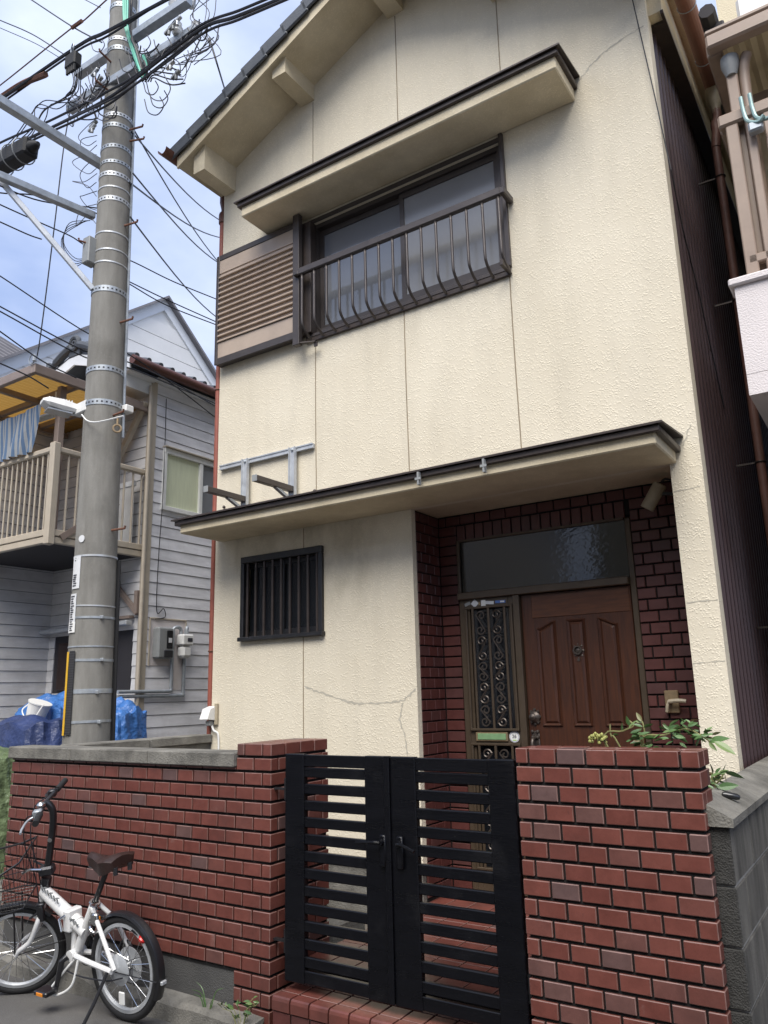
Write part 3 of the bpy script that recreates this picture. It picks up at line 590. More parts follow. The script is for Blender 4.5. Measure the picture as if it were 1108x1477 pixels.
def scroll(cx, z0, z1, sg, r=.033):   # S scroll: a curl at each end, joined by a sweep
    c1 = (cx - sg * .004, z1 - r); c2 = (cx + sg * .004, z0 + r); T = 1.2; n_ = 22; p = []
    for i in range(n_ + 1): t = i / n_; a = 2 * math.pi * T * (1 - t); rr = r * (.22 + .78 * t); p.append((c1[0] + sg * rr * math.cos(a), 4.741, c1[1] + rr * math.sin(a)))
    for i in range(n_ + 1): t = i / n_; a = 2 * math.pi * T * t; rr = r * (1 - .78 * t); p.append((c2[0] - sg * rr * math.cos(a), 4.741, c2[1] - rr * math.sin(a)))
    return MB().tube(cat_rom(p, 2), .0058, 5)
for cx in (-2.347, -2.229):
    s = 1 if cx < -2.29 else -1
    zs = [2.075, 1.905, 1.735, 1.60, 1.455, 1.31]
    for k in range(5): scroll(cx, zs[k + 1] + .004, zs[k] - .004, s if k % 2 else -s).build('scroll', 'bronze', side)
    for zz in (1.18, 1.04, .9, .76, .62): scroll(cx, zz - .135, zz - .004, s).build('scroll', 'bronze', side)
MB().cbox(-2.428, -2.20, 4.74, 4.753, 1.222, 1.282, .004).build('mail_slot_frame', 'brass', side)
MB().cbox(-2.412, -2.21, 4.735, 4.741, 1.232, 1.272, .003).build('mail_slot', 'green_slot', side)
MB().lathe((-2.155, 4.752, 1.252), (0, -1, 0), [(.035, 0), (.035, .004)], 24).build('round_sticker', 'sticker_white', side)
MB().ring((-2.155, 4.748, 1.252), (0, 1, 0), .031, .0012, 28, 5).build('sticker_rim', 'ink_blue', side)
me = text_mesh('26', .03, .0005); link('lettering', me, 'ink', side, (-2.155, 4.7465, 1.254), (math.pi / 2, 0, 0))
piece('sticker_band', side, -2.168, -2.142, 4.747, 4.7485, 1.228, 1.234, 'sticker_green', .0004)
for x, z, a, b, m_, r in ((-2.445, 2.125, .045, .022, 'grey_plastic', -.35), (-2.39, 2.125, .042, .042, 'paper', math.pi / 4), (-2.355, 2.122, .015, .022, 'brass', 0), (-2.325, 2.122, .034, .042, 'sticker_white', 0), (-2.278, 2.122, .062, .022, 'paper', 0.1), (-2.20, 2.122, .075, .018, 'sticker_blue', 0.03), (-2.185, 2.122, .03, .01, 'sticker_white', 0.03)):
    link('sticker', cbox_me(a, .002, b, m_, .0006), m_, side, (x, 4.7505 - random.uniform(0, .0006) - (.001 if a == .03 else 0), z), (0, r, 0))
dr = MB().cbox(-2.058, -1.337, 4.765, 4.805, .31, 2.153, .004); door = dr.build('door', 'wood', house)
piece('door_rail', door, -1.985, -1.345, 4.7605, 4.77, 1.995, 2.145, 'wood_orange', .003)
def panel(x0, x1, z0, zl, zr):
    # raised field with moulded edge; the top runs from zl to zr in a gentle ogee
    n = 10; top = [(x1 + (x0 - x1) * i / n, zr + (zl - zr) * (.5 - .5 * math.cos(math.pi * i / n))) for i in range(n + 1)]
    outer = [(x0, z0), (x1, z0)] + top; cx, cz = (x0 + x1) / 2, (z0 + max(zl, zr)) / 2
    def inset(d):
        r = []
        for x, z in outer:
            r.append((min(max(x, x0 + d), x1 - d), z + d if z <= z0 + 1e-6 else z - d))
        return r
    L0, L1, L2, L3 = outer, inset(.008), inset(.02), inset(.034); m = MB()
    ys = (4.7655, 4.751, 4.762, 4.752)
    for (A, ya), (B, yb) in zip(zip((L0, L1, L2), ys), zip((L1, L2, L3), ys[1:])):
        for i in range(len(A)):
            j = (i + 1) % len(A); m.quad((A[i][0], ya, A[i][1]), (A[j][0], ya, A[j][1]), (B[j][0], yb, B[j][1]), (B[i][0], yb, B[i][1]))
    k = len(m.v); m.v += [(x, ys[3], z) for x, z in L3]; m.f.append(tuple(range(k, k + len(L3))))
    return m
for x0, x1, zl, zr in ((-1.962, -1.828, 1.93, 1.972), (-1.757, -1.635, 1.972, 1.972), (-1.558, -1.43, 1.972, 1.93)):
    panel(x0, x1, 1.315, zl, zr).build('door_panel', 'wood', door)
    panel(x0, x1, .45, 1.1, 1.1).build('door_panel', 'wood', door)
kn = MB(); kn.lathe((-1.691, 4.764, 1.772), (0, -1, 0), [(.026, 0), (.03, .006), (.022, .014), (.012, .018)], 12); kn.ring((-1.691, 4.742, 1.775), (0, 1, 0), .024, .006, 20, 6)
for a in range(8): kn.lathe((-1.691 + .03 * math.cos(a * math.pi / 4), 4.762, 1.772 + .042 * math.sin(a * math.pi / 4)), (0, -1, 0), [(.011, 0), (.009, .008), (.001, .012)], 8)
kn.lathe((-1.691, 4.76, 1.718), (0, -1, 0), [(.013, 0), (.01, .012)], 8); kn.build('knocker', 'bronze', door)
kb = MB(); kb.lathe((-2.012, 4.764, 1.374), (0, -1, 0), [(.033, 0), (.036, .008), (.024, .018), (.02, .02), (.012, .03), (.02, .045), (.001, .055)], 16)
for a in range(8): kb.lathe((-2.012 + .032 * math.cos(a * math.pi / 4), 4.762, 1.374 + .044 * math.sin(a * math.pi / 4)), (0, -1, 0), [(.012, 0), (.008, .008)], 8)
kb.build('lock', 'bronze', door)
kh = MB().cbox(-2.04, -1.985, 4.752, 4.764, 1.05, 1.29, .006); kh.tube(cat_rom([(-2.012, 4.755, 1.25), (-2.012, 4.70, 1.235), (-2.012, 4.69, 1.16), (-2.012, 4.70, 1.09), (-2.012, 4.755, 1.08)]), .011, 8)
for q in ((-2.03, 1.285), (-1.995, 1.285), (-2.03, 1.25), (-1.995, 1.25)): kh.lathe((q[0], 4.755, q[1]), (0, -1, 0), [(.012, 0), (.009, .012), (.001, .015)], 8)
kh.build('handle', 'bronze', door)
# ---- right side: corrugated sheet, eave box, gutter, downpipe
co = MB(); ys = []; y = YF + .115; i = 0
while y < 11: ys.append((y, [0, 0, .016, .016][i % 4])); y += [.058, .014, .03, .014][i % 4]; i += 1
for (a, da), (b, db) in zip(ys, ys[1:]): co.quad((-.785 + da, a, .35), (-.785 + db, b, .35), (-.785 + db, b, 5.80), (-.785 + da, a, 5.80))
co.build('corrugated_wall', 'corrugated', house)
MB().box(-.80, -.69, YF + .05, 11, 5.76, 6.14).build('eave_box', 'stucco_smooth', house)
MB().box(-.80, -.682, YF + .13, 11, 5.735, 5.759).box(-.70, -.682, YF + .045, YF + .13, 5.735, 5.759).build('eave_trim_and_shade', 'brown_dark', house)  # brown trim, widened into a dark plate that paints the shaded recess below
# gutter along the right eave: run parallel to Y through two photo points
ga = PZ(988.5, 8.5, 5.98); gb = PZ(1025, 108, 5.98)
gx = (ga.x + gb.x) / 2
GY1 = gb.y + .12
gt = MB()
for i in range(12):
    a0 = math.pi * .95 + math.pi * 1.1 * i / 12; a1 = math.pi * .95 + math.pi * 1.1 * (i + 1) / 12
    p = lambda a, y, r: (gx + r * math.cos(a), y, 5.99 + r * math.sin(a))
    gt.quad(p(a0, 3.93, .058), p(a1, 3.93, .058), p(a1, GY1 + .1, .058), p(a0, GY1 + .1, .058)); gt.quad(p(a0, 3.93, .052), p(a1, 3.93, .052), p(a1, GY1 + .1, .052), p(a0, GY1 + .1, .052)); gt.quad(p(a0, 3.93, .058), p(a1, 3.93, .058), p(a1, 3.93, .052), p(a0, 3.93, .052))
gutr = gt.build('gutter', 'gutter_pink', house)
for i in range(3): MB().ring((gx, 4.2 + i * .55, 5.99), (0, 1, 0), .060, .004, 20, 5).build('gutter_clip', 'galv', gutr)
q = Vector((gx, GY1, 5.93))
b = MB().lathe(q, (0, 0, -1), [(.055, -.02), (.06, .03), (.055, .1), (.034, .15), (.033, .2)], 16); b.build('collector', 'pipe_beige', gutr)
wx = PY(1037, 240, GY1).x
b = MB().tube(cat_rom([(gx, GY1, 5.76), (gx, GY1, 5.69), (gx - .02, GY1, 5.64), ((gx + wx) / 2, GY1, 5.59), (wx + .01, GY1, 5.53), (wx, GY1, 5.45)]), .034, 12).tube([(wx, GY1, 5.46), (wx, GY1, .1)], .03, 12)
dpr = b.build('downpipe', 'pipe_brown', house)
for z in (5.2, 4.2, 3.0, 1.9): MB().ring((wx, GY1, z), (0, 0, 1), .033, .006, 16, 6).bar((wx, GY1, z), (-.77, GY1, z), .012, .012).build('pipe_clip', 'bronze', dpr)
tag(MB().tube([PY(908, -20, 4.37), PY(945, 140, 4.372), PY(968, 245, 4.384), PX(985, 330, -.765), PX(1010, 430, -.765), PX(1045, 590, -.765)], .004, 6).build('wall_cable', 'black_cable'), 'thin black cable slanting from cream facade onto brown corrugated side wall', 'cable')

# ================================================================== things on the facade
ab = thing('wall_bracket', 'metal mounting bracket for an air conditioner bolted above lower canopy', 'bracket', (-3.97, 4.39, 3.0))
MB().cbox(-4.47, -3.49, 4.372, 4.399, 3.362, 3.402, .003).box(-4.47, -3.49, 4.366, 4.372, 3.392, 3.402).box(-4.47, -3.49, 4.366, 4.372, 3.362, 3.370).build('rail', 'galv_light', ab)
for x in (-4.165, -3.675):
    MB().cbox(x - .03, x + .03, 4.352, 4.372, 2.96, 3.40, .003).box(x - .03, x - .025, 4.34, 4.352, 2.96, 3.40).box(x + .025, x + .03, 4.34, 4.352, 2.96, 3.40).build('upright', 'galv_light', ab)
    MB().cbox(x - .022, x + .022, 3.94, 4.352, 3.04, 3.085, .003).build('arm', 'brown_alu', ab)
    MB().bar((x, 4.345, 2.97), (x, 4.16, 3.045), .03, .02).build('brace', 'galv', ab)
    MB().cbox(x - .024, x + .024, 3.935, 3.94, 3.038, 3.087, .002).build('end_cap', 'grey_plastic', ab)
    MB().lathe((x, 4.352, 3.375), (0, -1, 0), [(.012, 0), (.012, .008), (.006, .012)], 8).build('bolt', 'galv', ab)
for x, z in ((-3.49, 3.03), (-4.40, 3.02), (-4.43, 3.05)): tag(MB().lathe((x, 4.401, z), (0, -1, 0), [(.012, 0), (.012, .014), (.005, .02)], 8).build('wall_plug', 'brown_dark'), 'tiny dark wall plug in cream stucco beside the metal bracket', 'plug', 'plugs left in the stucco')
sp = thing('spotlight', 'cream cylinder spotlight on porch wall below canopy corner', 'lamp', (-.95, 4.6, 2.6))
d = (Vector((-1.135, 4.6, 2.588)) - Vector((-1.055, 4.6, 2.705))).normalized(); c0 = Vector((-1.055, 4.6, 2.705))
MB().lathe(c0, d, [(.001, -.008), (.034, -.005), (.04, 0), (.04, .16), (.036, .161), (.034, .13), (.001, .13)], 20).build('shade', 'pipe_beige', sp)
MB().tube(cat_rom([c0 - d * .004, c0 + Vector((.03, 0, .03)), c0 + Vector((.07, 0, .01)), c0 + Vector((.085, 0, -.05))]), .007, 6).build('cord', 'black_cable', sp)
MB().bar(c0 + d * .06, (-.965, 4.6, 2.635), .02, .02).lathe((-.944, 4.6, 2.63), (-1, 0, 0), [(.035, 0), (.035, .02), (.02, .028)], 14).build('mount', 'black_bar', sp)
lv = thing('lever_handle', 'pale lever on a brass plate fixed to the tiled porch wall', 'handle', (-1.157, 4.77, 1.455))
MB().cbox(-1.196, -1.118, 4.748, 4.769, 1.392, 1.52, .004).build('plate', 'brass', lv)
MB().lathe((-1.165, 4.75, 1.457), (0, -1, 0), [(.014, 0), (.012, .03)], 10).tube(cat_rom([(-1.165, 4.712, 1.457), (-1.12, 4.708, 1.462), (-1.068, 4.712, 1.458)]), [.012] * 17, 8).tube(cat_rom([(-1.165, 4.718, 1.457), (-1.176, 4.715, 1.43), (-1.182, 4.718, 1.40)]), .009, 8).build('lever', 'pipe_beige', lv)
ub = thing('cable_box', 'small white plastic cable box on cream corner above the side coping', 'cable box', (-4.50, 4.38, 1.3))
MB().prism([(-4.545, 4.395, 1.48), (-4.545, 4.33, 1.46), (-4.545, 4.30, 1.385), (-4.545, 4.395, 1.375)], (.085, 0, 0)).build('cover', 'white_plastic', ub)
MB().cbox(-4.47, -4.44, 4.375, 4.3985, 1.34, 1.50, .004).build('back_plate', 'pipe_beige', ub)
MB().cbox(-4.52, -4.475, 4.335, 4.39, 1.335, 1.372, .005).build('socket', 'grey_plastic', ub)
MB().tube(cat_rom([(-4.485, 4.37, 1.34), (-4.46, 4.37, 1.30), (-4.43, 4.385, 1.27), (-4.425, 4.39, 1.15), (-4.425, 4.39, .9)]), .008, 6).build('cord', 'white_plastic', ub)

# ================================================================== BOUNDARY WALL (left) with gate pillar
YW = 3.04; D = .012; P_ROW = .0705; TH = .0575
lw = thing('boundary_wall', 'low red brick tile wall with grey coping and taller gate pillar', 'wall', (-3.9, 3.1, 0))
core = MB().box(-4.918, -2.935, YW + D, YW + .12, .248, 1.19).box(-2.935, -2.712, YW + D, 3.498, 0.0, 1.30).build('wall_core', 'joint', lw)
MB().box(-4.90, -2.935, YW + .016, YW + .115, 0.0, .2475).build('wall_base', 'concrete_dark', lw)
XC = -2.70
row = 0; zt = 1.312; tl = .1225
rows_left = []
while zt > .05:
    z0 = zt - TH; pillar_only = row == 0 or z0 < .245
    if row == 1: xe = -4.925
    # corner piece: odd rows 108 front + 50 return, even rows 55 front + 108 return
    odd = row % 2
    fw, rw = (.112, .052) if odd else (.055, .112)
    if z0 > .03:
        if row > 0:
            piece('tile', core, XC - fw, XC, YW, YW + rw, z0, zt, 'tile')
            y = YW + rw + .0075
            while y < 3.50:
                e = min(y + .11, 3.504)
                if e - y > .015: tile_x(core, y, e, z0, zt, XC)
                y += .118
        else:
            # top course: tiles cover the pillar top
            x = XC - fw; ys_ = [YW, YW + .112, YW + .2295, YW + .347, 3.506]
            for ya, yb in zip(ys_, ys_[1:]):
                if ya == YW: xs_ = [(XC - .055, XC), (XC - .1775 + .0, XC - .0625), (XC - .232, XC - .185)]
                else: xs_ = [(XC - .112, XC), (XC - .232, XC - .1195)]
                for xa, xb in xs_: piece('tile', core, xa, xb, ya, yb - .0065, z0, zt + random.uniform(-.001, .001), 'tile')
        x1 = XC - fw - .0075
        lim = -2.93 if pillar_only else -4.925
        if row > 0:
            while x1 > lim + .012:
                x0 = max(x1 - .1145, lim)
                if x1 - x0 > .014: tile_f(core, x0, x1, z0, zt - (0.004 if row == 1 and x1 < -2.94 else 0), YW)
                x1 = x0 - .008
    zt -= P_ROW; row += 1
# coping in lengths
for xa, xb in ((-4.945, -4.30), (-4.296, -3.60), (-3.596, -2.938)): piece('coping', lw, xa, xb, YW - .022, YW + .15, 1.195, 1.268, 'concrete', .006)
# side return wall behind, up to the house corner
rw = thing('side_wall', 'low weathered concrete side wall with coping beside cream house corner', 'wall', (-4.58, 3.9, 0))
MB().box(-4.63, -4.53, YW + .16, 4.46, 0.0, 1.205).build('wall_core', 'concrete', rw)
for ya, yb in ((YW + .155, 3.8), (3.805, 4.47)): piece('coping', rw, -4.66, -4.50 if yb < 4.4 else -4.50, ya, min(yb, 4.395), 1.21, 1.272, 'concrete', .006)

# ================================================================== RIGHT PILLAR
rp = thing('gate_pillar', 'red brick tile gate pillar with nandina leaves behind its top', 'pillar', (-1.02, 3.1, 0))
XA, XB = -1.381, -.668
core2 = MB().box(XA + .012, XB - .012, YW + D, YW + .158, 0, 1.30).build('pillar_core', 'joint', rp)
row = 0; zt = 1.314
while zt > .04:
    z0 = zt - TH; odd = row % 2
    jl = [XA, XA + .0515 + .0] + [XA + .0515 + .0085 + .1185 * k + .11 for k in range(5)] if not odd else [XA + .11 + .1188 * k for k in range(5)]
    xs_ = []
    x = XA
    wds = [.0505] + [.1095] * 5 + [.062] if not odd else [.1095] * 5 + [.121]
    for k, wd in enumerate(wds):
        xe = XB if k == len(wds) - 1 else x + wd
        last = k == len(wds) - 1
        if row == 0:
            piece('tile', core2, x, xe, YW, YW + .082, z0, zt + random.uniform(-.001, .001), 'tile'); piece('tile', core2, x + (0.0 if k == 0 else -.03), xe - (.0 if last else .03), YW + .089, YW + .17, z0, zt + random.uniform(-.001, .001), 'tile')
        elif last or k == 0:
            piece('tile', core2, x, xe, YW, YW + (.055 if (odd == (k == 0)) else .11), z0, zt, 'tile')
        else: tile_f(core2, x, xe, z0, zt, YW)
        x = xe + .0088
    if 0 < row < 4: tile_x(core2, YW + .064, YW + .158, z0, zt, XB)
    zt -= P_ROW; row += 1

# ================================================================== GATE
gt_ = thing('gate', 'black painted double gate with horizontal slats between tiled pillars', 'gate', (-2.01, 3.08, .25))
Z0, Z1 = .257, 1.267; GY, GD = 3.055, .035
def leaf_(xa, xb, xm0, xm1):
    lf = MB().cbox(xa, xm0, GY, GY + GD, Z0, Z1, .004).cbox(xm1, xb, GY, GY + GD, Z0, Z1, .004).build('gate_leaf', 'black_paint', gt_)
    piece('slat', lf, xm0 - .005, xm1 + .005, GY + .007, GY + GD - .004, 1.209, Z1 - .003, 'black_paint', .003)
    for k in range(12): piece('slat', lf, xm0 - .005, xm1 + .005, GY + .006 + random.uniform(0, .002), GY + GD - .006, 1.159 - .0758 * k, 1.2055 - .0758 * k, 'black_paint', .004, (random.uniform(-.02, .02), random.uniform(-.002, .002), 0))
    piece('slat', lf, xm0 - .005, xm1 + .005, GY + .007, GY + GD - .004, Z0 + .003, .314, 'black_paint', .003)
    return lf
l1 = leaf_(-2.622, -2.014, -2.505, -2.147); l2 = leaf_(-2.008, -1.398, -1.874, -1.52)
piece('meeting_stile', l1, -2.034, -2.004, GY - .012, GY - .001, Z0 + .005, Z1 + .002, 'black_paint', .003)
for lf, x, xt, z1_, sg in ((l1, -2.045, -2.165, .90, -1), (l2, -1.955, -1.862, .885, 1)):
    h = MB().cbox(x - .016, x + .016, GY - .018, GY - .0005, .80, .935, .005).lathe((x, GY - .016, .905), (0, -1, 0), [(.013, 0), (.012, .02)], 10)
    h.tube(cat_rom([(x, GY - .036, .905), (x + (xt - x) * .3, GY - .045, .906), (xt, GY - .048, z1_)]), [.009] * 8 + [.007] * 9, 8)
    h.build('handle', 'black_paint', lf)
for lf, x in ((l1, -2.628), (l2, -1.392)):
    for z in (.42, 1.1): MB().tube([(x, GY + .02, z - .05), (x, GY + .02, z + .05)], .012, 8).bar((x, GY + .02, z), (x + (-.08 if x < -2 else .02), GY + .02, z), .02, .01).build('hinge', 'black_bar', lf)

# ================================================================== STEP AND PORCH FLOOR
st = thing('entry_step', 'red tiled entry step with rounded nosing below the black gate', 'step', (-2.0, 3.1, 0))
MB().box(-2.63, -1.37, 2.99, 3.30, 0, .2065).build('step_core', 'joint', st)
x = -2.632
nz = MB()
pr = [(.0, .0)] ; pts = [(0.062, .012), (.012, .012), (.004, .006), (0, -.006), (0, -.045), (.012, -.05), (.062, -.0)]
nz.prism([(-.05, y, z) for y, z in pts], (.1, 0, 0)); nme = bpy.data.meshes.new('nosing_tile'); nme.from_pydata(nz.v, [], nz.f); nme.materials.append(MATS['tile'])
while x < -1.40:
    link('nosing_tile', nme, 'tile', st, (x + .055, 2.976, .2065))
    for k in range(2): piece('tile', st, x + .005, x + .105, 3.046 + .108 * k, 3.146 + .108 * k, .206, .2185, 'tile', .002)
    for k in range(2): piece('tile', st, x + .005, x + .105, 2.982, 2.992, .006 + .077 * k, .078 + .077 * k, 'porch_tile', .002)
    x += .109
pf = struct(MB().box(-2.70, -0.95, 3.30, YD + .02, .16, .268).build('porch_floor', 'joint'))
x = -2.692
while x < -1.0:
    y = 3.31
    while y < YD - .05: piece('tile', pf, x, x + .138, y, y + .138, .262, .28, 'tile', .002); y += .145
    x += .145
tag(MB().cbox(-3.25, -2.78, 3.55, 3.95, .15, .33, .012).build('stepping_block', 'concrete'), 'pale concrete block lying behind the left half of black gate', 'block')

# ================================================================== BLOCK WALL (right)
bw = thing('block_wall', 'grey weathered concrete block wall with sloped coping beside red pillar', 'wall', (-.645, 4.2, 0))
bc = MB().box(-.694, -.610, 3.11, 6.6, 0, 1.055).build('wall_core', 'mortar', bw)
zt = 1.056; k = 0
while zt > -.1:
    z0 = zt - .192; y = 3.102 - (.2 if k % 2 else 0)
    while y < 6.6:
        ya, yb = max(y, 3.102), min(y + .392, 6.6)
        piece('block', bc, -.70, -.604 + random.uniform(-.001, .001), ya, yb - .007, max(z0, -.01), zt - .006, 'block', .004)
        y += .396
    piece('end_block', bc, -.698, -.603, 3.094, 3.1015, max(z0, -.01), zt - .005, 'block_end', .003)
    zt -= .196; k += 1
y = 3.075
while y < 6.5:
    c = MB().prism([(-.725, 0, 0), (-.585, 0, 0), (-.583, 0, .028), (-.685, 0, .082), (-.725, 0, .088)], (0, .596, 0))
    c.build('coping', 'concrete', bw, (0, y, 1.057)); y += .6
tag(MB().lathe((-.635, 3.36, 1.128), (1, .35, -.2), [(.001, -.034), (.009, -.03), (.012, -.02), (.012, .02), (.009, .03), (.001, .034)], 12).build('plastic_capsule', 'bike_black'), 'small glossy black capsule lying on the grey block wall coping', 'capsule')

# ================================================================== UTILITY POLE
PB = Vector((-5.10, 3.733, 0)); PT = Vector((-5.12, 3.64, 9.6))
def pax(z): return PB + (PT - PB) * (z / 9.6)
def prad(z): return .1675 - (z - 1.3) * .0082
pole = thing('utility_pole', 'tall grey concrete utility pole standing behind the low tiled wall', 'utility pole', (PB.x, PB.y, 0))
MB().tube([pax(z * .4) for z in range(0, 25)], [prad(z * .4) for z in range(0, 25)], 32).build('shaft', 'pole_concrete', pole)
def pole_z(u, v):     # height on the pole axis seen at this pixel row
    return PX(u, v, PB.x).z
def band(z, h=.035, m='galv', holes=True, tilt=0):
    r = prad(z) + .004; c = pax(z); n = 40; b = MB()
    for i in range(n):
        a0, a1 = 2 * math.pi * i / n, 2 * math.pi * (i + 1) / n
        pt = lambda a, rr, dz: (c.x + rr * math.cos(a), c.y + rr * math.sin(a), z + dz + tilt * math.cos(a))
        b.quad(pt(a0, r, -h / 2), pt(a1, r, -h / 2), pt(a1, r, h / 2), pt(a0, r, h / 2)); b.quad(pt(a0, r, h / 2), pt(a1, r, h / 2), pt(a1, r - .006, h / 2), pt(a0, r - .006, h / 2)); b.quad(pt(a0, r, -h / 2), pt(a1, r, -h / 2), pt(a1, r - .006, -h / 2), pt(a0, r - .006, -h / 2))
    o = b.build('band', m, pole)
    if holes:
        hb = MB()
        for i in range(26):
            a = 2 * math.pi * i / 26
            hb.bar((c.x + (r - .002) * math.cos(a), c.y + (r - .002) * math.sin(a), z + tilt * math.cos(a)), (c.x + (r + .001) * math.cos(a), c.y + (r + .001) * math.sin(a), z + tilt * math.cos(a)), .014, .013)
        hb.build('band_holes', 'black_bar', o)
    return o
for v, h, m_, ho in ((17, .05, 'galv', 1), (66, .035, 'galv_light', 1), (80, .045, 'galv', 1), (176, .035, 'galv_light', 1), (191, .04, 'galv', 1), (222, .035, 'galv', 1), (244, .03, 'galv', 1), (261, .04, 'galv_light', 1), (280, .012, 'galv_light', 0), (297, .04, 'galv_light', 1), (345, .012, 'galv_light', 0), (370, .012, 'galv_light', 0), (387, .012, 'galv_light', 0), (426, .05, 'galv', 1), (540, .045, 'galv', 1), (588, .045, 'galv', 1),
                     (806, .014, 'galv_light', 0), (876, .010, 'galv_light', 0), (893, .016, 'galv', 0), (934, .010, 'galv', 0), (953, .018, 'galv', 0), (996, .018, 'galv', 0), (999, .014, 'galv', 0), (1041, .018, 'galv', 0)):
    u = 178 - 50 * v / 1060; band(pole_z(u, v), h, m_, ho, random.uniform(-.006, .006))
camdir = lambda z: (Vector((CAM.x, CAM.y, 0)) - Vector((pax(z).x, pax(z).y, 0))).normalized()
side_r = Vector((camdir(3).y, -camdir(3).x, 0)) * -1     # to the right as seen
def on_pole(z, ang, out_=0.0):      # ang: 0 towards the camera, positive to the right as seen
    d = Matrix.Rotation(ang, 3, 'Z') @ camdir(z); return pax(z) + d * (prad(z) + out_), d
# conduit on the right, step bolts, protector strips, nameplates
cpts = [on_pole(z * .3, 1.35, .012)[0] for z in range(12, 32)]
MB().tube(cpts, .012, 8).build('conduit', 'galv', pole)
cpts = [on_pole(z * .2, 1.42, .014)[0] for z in range(0, 14)]; MB().tube(cpts, .017, 8).build('conduit', 'black_rubber', pole)
for v, a in ((190, .9), (205, 1.0), (330, .8), (470, .75), (605, .55), (768, .75), (360, -1.3), (140, -.9), (100, -.8)):
    z = pole_z(178 - 50 * v / 1060, v); p, d = on_pole(z, a); MB().tube([p - d * .01, p + d * .13, p + d * .135 + Vector((0, 0, .02))], .009, 7).build('step_bolt', 'rust', pole)
z = pole_z(150, 612); p, d = on_pole(z, .45); MB().tube([p + d * .1, p + d * .1 + Vector((0, 0, -.07))], .008, 6).ring(p + d * .1 + Vector((0, 0, -.1)), camdir(z), .03, .009, 14, 6).build('step_hook', 'brass', pole)
def pole_plate(z0, z1, a0, a1, m_, nm, off=.003, parent=pole):
    b = MB(); n = 8
    for i in range(n):
        q = []
        for (zz, aa) in ((z0, a0 + (a1 - a0) * i / n), (z0, a0 + (a1 - a0) * (i + 1) / n), (z1, a0 + (a1 - a0) * (i + 1) / n), (z1, a0 + (a1 - a0) * i / n)): q.append((on_pole(zz, aa, off)[0], on_pole(zz, aa, off - .003)[0]))
        b.quad(*[k[0] for k in q]); b.quad(*[k[1] for k in q]); b.quad(q[0][0], q[1][0], q[1][1], q[0][1]); b.quad(q[3][0], q[2][0], q[2][1], q[3][1])
        if i == 0: b.quad(q[0][0], q[3][0], q[3][1], q[0][1])
        if i == n - 1: b.quad(q[1][0], q[2][0], q[2][1], q[1][1])
    return b.build(nm, m_, parent)
zz = lambda v: pole_z(178 - 50 * v / 1060, v)
p1_ = pole_plate(zz(852), zz(806), -1.3, -.72, 'paper', 'number_plate', .006)
p2_ = pole_plate(zz(902), zz(859), -1.4, -.85, 'paper', 'number_plate', .006)
p3_ = pole_plate(zz(914), zz(899), -1.45, -.82, 'sticker_white', 'number_plate', .007)
rn = random.Random(3)
for pl, v0, v1, a0, a1 in ((p1_, 832, 850, -1.2, -.85), (p1_, 808, 812, -1.1, -.95), (p2_, 862, 900, -1.3, -.95), (p3_, 901, 912, -1.3, -.95)):
    v = v0
    while v < v1:
        pole_plate(zz(v + 1.6), zz(v), a0 + rn.uniform(0, .08), a1 - rn.uniform(0, .12), 'ink', 'lettering', .0085, pl); v += rn.uniform(2.6, 3.6)
pole_plate(zz(1058), zz(940), -1.02, -.70, 'hazard', 'protector_strip', .012)
pole_plate(zz(1059), zz(941), -1.22, -1.06, 'yellow_strip', 'protector_strip', .014)
pole_plate(zz(1059), zz(941), -1.34, -1.24, 'paper', 'protector_strip', .008)
pole_plate(zz(1060), zz(960), 1.28, 1.52, 'black_rubber', 'protector_strip', .012)
for v, a in ((893, .35), (953, .45), (999, .30), (1041, .45)):
    z = zz(v); p, d = on_pole(z, a, .006); MB().cbox(p.x - .022, p.x + .022, p.y - .008, p.y + .008, z - .012, z + .012, .003).build('buckle', 'galv', pole)
p, d = on_pole(zz(782), -.75, .002); MB().lathe(p, d, [(.028, 0), (.028, .003)], 18).build('number_disc', 'paper', pole)
p, d = on_pole(zz(370), -1.35, .03); MB().cbox(p.x - .05, p.x + .04, p.y - .05, p.y + .05, p.z - .12, p.z + .12, .008).build('terminal_box', 'grey_plastic', pole)
# arms
def arm(p, q, wd, ht, m_='galv', nm='cross_arm'): return MB().bar(p, q, wd, ht, c=.004).build(nm, m_, pole)
zA = zz(62); zB = zz(128)
arm(PZ(112, 108, zA), PZ(273, 0, zA), .075, .075); arm(PZ(100, 158, zB), PZ(286, 42, zB), .075, .075)
z3 = zz(234); arm(PZ(-12, 138, z3), PZ(147, 238, z3), .07, .07)
z4 = zz(303); arm(PZ(-4, 252, z4), PZ(136, 312, z4), .06, .06)
arm(PZ(2, 262, z4), on_pole(zz(424), -1.2)[0], .03, .045, 'galv_light', 'brace')
for z, uu in ((zA, (250, 275)), (zB, (255, 282))):
    for u in uu:
        p = PZ(u, 14 if z == zA else 55, z) + Vector((0, 0, .06)); MB().lathe(p, (0, 0, 1), [(.03, -.03), (.045, 0), (.03, .02), (.045, .04), (.03, .06), (.04, .08), (.015, .1)], 12).build('insulator', 'white_plastic', pole)
